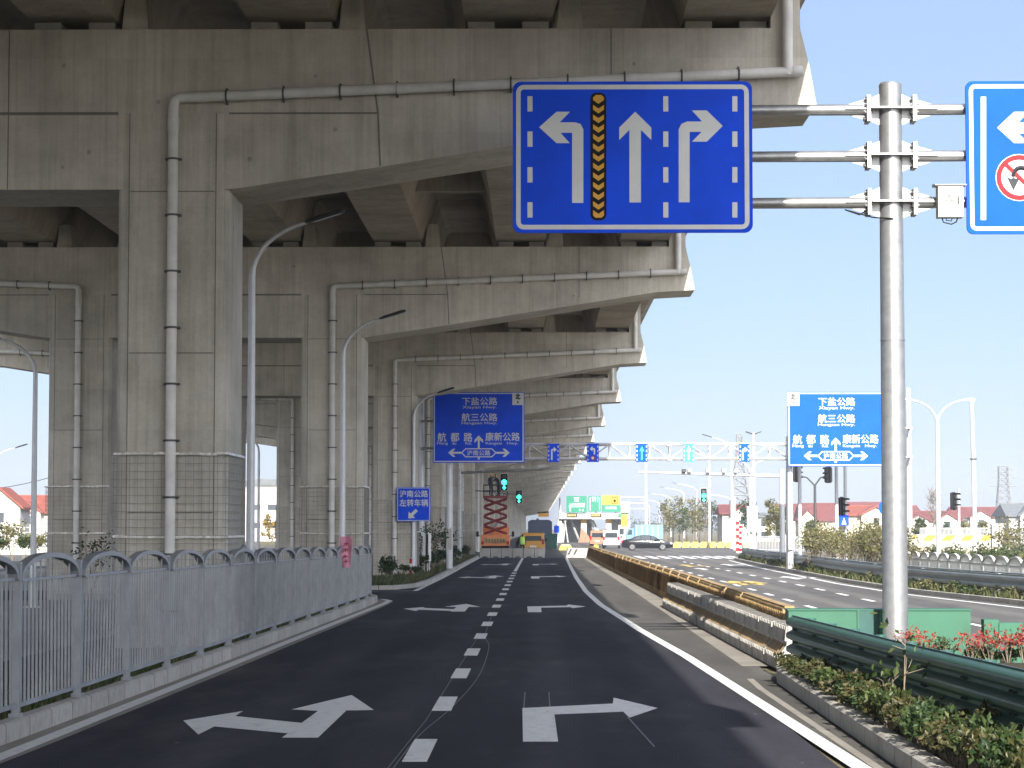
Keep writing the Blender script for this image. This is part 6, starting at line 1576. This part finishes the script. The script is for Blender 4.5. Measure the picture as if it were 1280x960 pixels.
# tall pale shrubs behind the far guardrail
hb = [bush('hedge_bush', 'tall yellow-green bush with bare stems in the hedge behind the far guardrail', 'bush', (0, 0, 0), 1.2, 2.35, 'leaf_lt', 560, .15, 14, 'yellow-green hedge behind the far guardrail', 340 + i, twiggy=2) for i in range(3)]
i = 0
for q in list(range(1012, 1136, 7)):
    Y = 112 - (q - 1010) * .16 + rnd.uniform(-3, 3); x = PX(q, Y)
    o = hb[i] if i < 3 else dup(hb[rnd.randrange(3)])
    s = rnd.uniform(.62, .92); o.location = (x, Y, .0); o.rotation_euler = (0, 0, rnd.uniform(0, 6.2)); o.scale = (s, s, s); i += 1
# low vegetation behind the white fence
vb = [bush('garden_bush', 'mixed green and brown bush behind the low white fence', 'bush', (0, 0, 0), 1.0, 1.2, k, 420, .15, 9, 'bushes behind the white fence', 360 + i, twiggy=1) for i, k in enumerate(('leaf', 'leaf_lt', 'leaf'))]
i = 0
for q in range(1120, 1300, 7):
    Y = 112 + rnd.uniform(-6, 6); o = vb[i] if i < 3 else dup(vb[rnd.randrange(3)])
    s = rnd.uniform(.6, 1.05); o.location = (PX(q, Y), Y, 0); o.rotation_euler = (0, 0, rnd.uniform(0, 6.2)); o.scale = (s, s, s); i += 1
for k, (q, Y, h) in enumerate(((1255, 118, 2.1), (1273, 116, 2.3))):
    bush('garden_bush', ('tall loose bush right of the white gate wall', 'tall loose bush at the right picture edge behind the white fence')[k], 'bush', (PX(q, Y), Y, 0), 1.2, h, 'leaf_lt', 420, .16, 9, None, 380 + k, twiggy=2)
# island planting under the viaduct
ib = [bush('island_shrub', 'dark green shrub in the planted island under the viaduct', 'shrub', (0, 0, 0), .7, .75, k, 380, .12, 8, 'dark shrubs in the island bed', 400 + i) for i, k in enumerate(('leaf_dk', 'leaf_dk', 'leaf'))]
i = 0
for k in range(46):
    y = 83 + 88 * (k / 46) + rnd.uniform(-.8, .8); x = -4.75 - rnd.uniform(0, 1.5) * (1 if k % 2 else .3)
    if y < 92: x = -4.95 - rnd.uniform(0, 3.2)
    o = ib[i] if i < 3 else dup(ib[rnd.randrange(3)])
    s = rnd.uniform(.55, 1.0) * (1.15 if y > 100 else .8); o.location = (x, y, .09); o.rotation_euler = (0, 0, rnd.uniform(0, 6.2)); o.scale = (s, s, s); i += 1
for k, (q, yb, Y, h, lab) in enumerate(((526, 715, 106, 1.8, 'tall thin dark climber beside the two narrow grey boards'), (542, 715, 110, 2.2, 'taller dark loose shrub right of the two narrow boards'), (556, 712, 124, 1.9, 'dark loose shrub between the lamp posts behind the blue sign'), (484, 720, 92, .8, 'small dark bush at the end of the grey fence'))):
    bush('climbing_shrub', lab, 'shrub', (PX(q, Y), Y, .09), .5, h, 'leaf_dk', 260, .15, 5, None, 430 + k, twiggy=2)
bush('climbing_shrub', 'dark creeper at the foot of the left far pillar behind the fence', 'shrub', (PX(112, 66), 66, 0), .9, 1.75, 'leaf_dk', 200, .12, 7, None, 450, twiggy=2)
# grass along kerbs
def grass(name, label, area, n, size, mat_, seed):
    rnd = random.Random(seed); m = MB()
    for _ in range(n):
        x, y, z = area(rnd); h = size * rnd.uniform(.5, 1.4); a = rnd.uniform(0, 6.28); dx = .18 * h * math.cos(a); dy = .18 * h * math.sin(a); lx_ = rnd.uniform(-.5, .5) * h; ly = rnd.uniform(-.5, .5) * h
        m.add([(x - dx, y - dy, z), (x + dx, y + dy, z), (x + lx_, y + ly, z + h)], [(0, 1, 2)])
    o = m.build(name, mat_, fix=False); o['kind'] = 'stuff'; return tag(o, label, 'grass')
def fence_area(r):
    y = r.uniform(16, 67); return (lerp_path(KERB, min(y, 66)) - .18 - abs(r.gauss(0, .35)), y, .13)
grass('grass', 'thin grass and weeds growing under the grey arched fence', fence_area, 9000, .12, 'grass', 5)
def isl_area(r):
    y = 81.5 + 90 * r.random() ** 1.5; return (lerp_path([(-5.2, 81), (-4.5, 85), (-4.35, 92), (-4.4, 120), (-4.5, 172)], y) - abs(r.gauss(0, .9)), y, .10)
grass('grass', 'grass at the kerb of the planted island under the viaduct', isl_area, 6000, .16, 'grass', 6)
def rgt_area(r):
    y = 50 + 110 * r.random(); return (lerp_path([(16.2, 48), (13.4, 60), (12.0, 76), (11.7, 90), (12.2, 130), (12.9, 158)], y) + .2 + abs(r.gauss(0, 1.6)), y, .08)
grass('grass', 'dry grass on the verge behind the far guardrail', rgt_area, 12000, .22, 'grass', 7)

# trees
def tree(label, px, Y, H, w, lm, seed, n=900, size=.3, name='young_tree', group=None, bare=False, low=.3):
    rnd = random.Random(seed); r = thing(name, label, 'tree', (PX(px, Y), Y, -.03), group=group)
    t = MB(); t.tube([(0, 0, 0), (.02 * H, 0, H * .45), (0, 0, H * .92)], [.018 * H + .02, .012 * H, .003 * H], 7)
    lf_ = MB()
    for i in range(26 if not bare else 34):
        z = H * rnd.uniform(low, .92); a = rnd.uniform(0, 6.28); q = w * (1 - .6 * (z / H - low) / (1 - low)) * rnd.uniform(.5, 1)
        e = Vector((q * math.cos(a), q * math.sin(a), z + q * rnd.uniform(.5, 1.1)))
        t.tube([(0, 0, z), e * .55 + Vector((0, 0, z * .42)), e], [.006 * H, .004 * H, .0015 * H], 4)
        if bare:
            for _ in range(4):
                p = Vector((0, 0, z)).lerp(e, rnd.uniform(.4, 1)); t.tube([p, p + Vector((rnd.uniform(-1, 1), rnd.uniform(-1, 1), rnd.uniform(.3, 1.4))) * .13 * H], [.003 * H, .001 * H], 3)
        leaf_cloud(lf_, e, .09 * H * rnd.uniform(.6, 1.3), int(n / 26), size, rnd, hollow=0)
    t.build('trunk', 'bark', r, fix=False)
    if lf_.v and n: lf_.build('crown', lm, r, fix=False)
    return r
for k, (q, H, Y) in enumerate(((831, 6.2, 330), (841, 5.4, 345), (849, 6.6, 340), (858, 5.2, 350), (866, 6.4, 330), (874, 5.6, 345), (882, 6.8, 335), (889, 5.8, 340), (836, 5.0, 320), (853, 4.6, 315), (871, 4.8, 318))):
    tree('young sparse olive-green tree in the staked row beyond the yellow blocks', q, Y, H, H * .18, 'leaf_lt' if k % 2 == 0 else 'leaf', 500 + k, 330, .36, group='young trees beyond the yellow blocks')
for k, (q, Y, H, lm, lab) in enumerate(((968, 235, 4.6, 'leaf_lt', 'thin half-bare tree left of the truss post'), (978, 240, 3.9, 'leaf', 'thin green tree right beside the truss post'), (934, 300, 5.5, 'leaf_dk', 'small dark tree in front of the white gable house'),
                                       (1013, 300, 3.0, 'leaf', 'green tree over the dull red roof under the direction sign'), (1150, 240, 2.8, 'leaf', 'dark green tree just right of the thick pole'), (1205, 260, 2.6, 'leaf_lt', 'brownish tree before the wide red-roofed house'),
                                       (1183, 250, 2.4, 'leaf_dk', 'small dark tree in front of the long low red-roofed house'), (340, 300, 3.2, 'leaf_gold', 'golden autumn tree in the gap right of the nearest pier'), (1228, 250, 2.6, 'leaf_lt', 'pale brown tree before the wide house, near the tall mast'))):
    tree(lab, q, Y, H, H * (.24 if q != 340 else .5), lm, 540 + k, 900, .34, 'tree', low=.25 if q != 340 else .1)
tree('bare leafless tree left of the double-arm lamp', 1166, 260, 6.2, 1.2, 'leaf_lt', 560, 0, .3, 'bare_tree', bare=True, low=.4)
# left edge shrubs
lb = [bush('garden_bush', 'light green bush beyond the opposite road at the far left', 'bush', (PX(q, 150), 150, 0), 1.4, h, 'leaf_lt' if i % 2 else 'leaf', 500, .2, 9, 'bushes at the far left', 600 + i) for i, (q, h) in enumerate(((2, 1.6), (16, 2.3), (30, 1.5), (46, 1.7)))]
# far tree line
rnd = random.Random(99)
def wood(label, q0, q1, Y, h, seed):
    rnd = random.Random(seed); m = MB(); x0 = PX(q0, Y); x1 = PX(q1, Y); n = int((x1 - x0) / 2.2)
    for i in range(n):
        x = x0 + (x1 - x0) * i / n; hh = h * rnd.uniform(.6, 1.15)
        leaf_cloud(m, (x, Y + rnd.uniform(-8, 8), hh * .5), hh * .55, 90, .9, rnd, (1.1, 1.1, 1), .2)
    o = m.build('distant_trees', 'leaf_dk', fix=False); o['kind'] = 'stuff'; return tag(o, label, 'woodland')
wood('dim far-off tree line between the toll station and the white gable house', 780, 1000, 900, 7.5, 1)
wood('dim far-off tree line behind the houses on the right', 990, 1330, 800, 5.5, 2)
wood('dim far-off tree line under the viaduct on the left', -120, 380, 700, 7, 3)

# ================================================================== AIR
hm = bpy.data.materials.new('thin_haze'); hm.use_nodes = True
hn = hm.node_tree; hn.nodes.remove(hn.nodes['Principled BSDF'])
pv = hn.nodes.new('ShaderNodeVolumePrincipled'); pv.inputs['Color'].default_value = (.92, .95, 1, 1)
pv.inputs['Density'].default_value = HAZE; pv.inputs['Anisotropy'].default_value = .2
hn.links.new(pv.outputs['Volume'], hn.nodes['Material Output'].inputs['Volume'])
M['haze'] = hm
hz = MB().box(-900, 900, -120, 1250, -1.1, 32).build('haze', 'haze'); hz['kind'] = 'stuff'
tag(hz, 'thin pale haze over the road and the distant houses', 'haze')
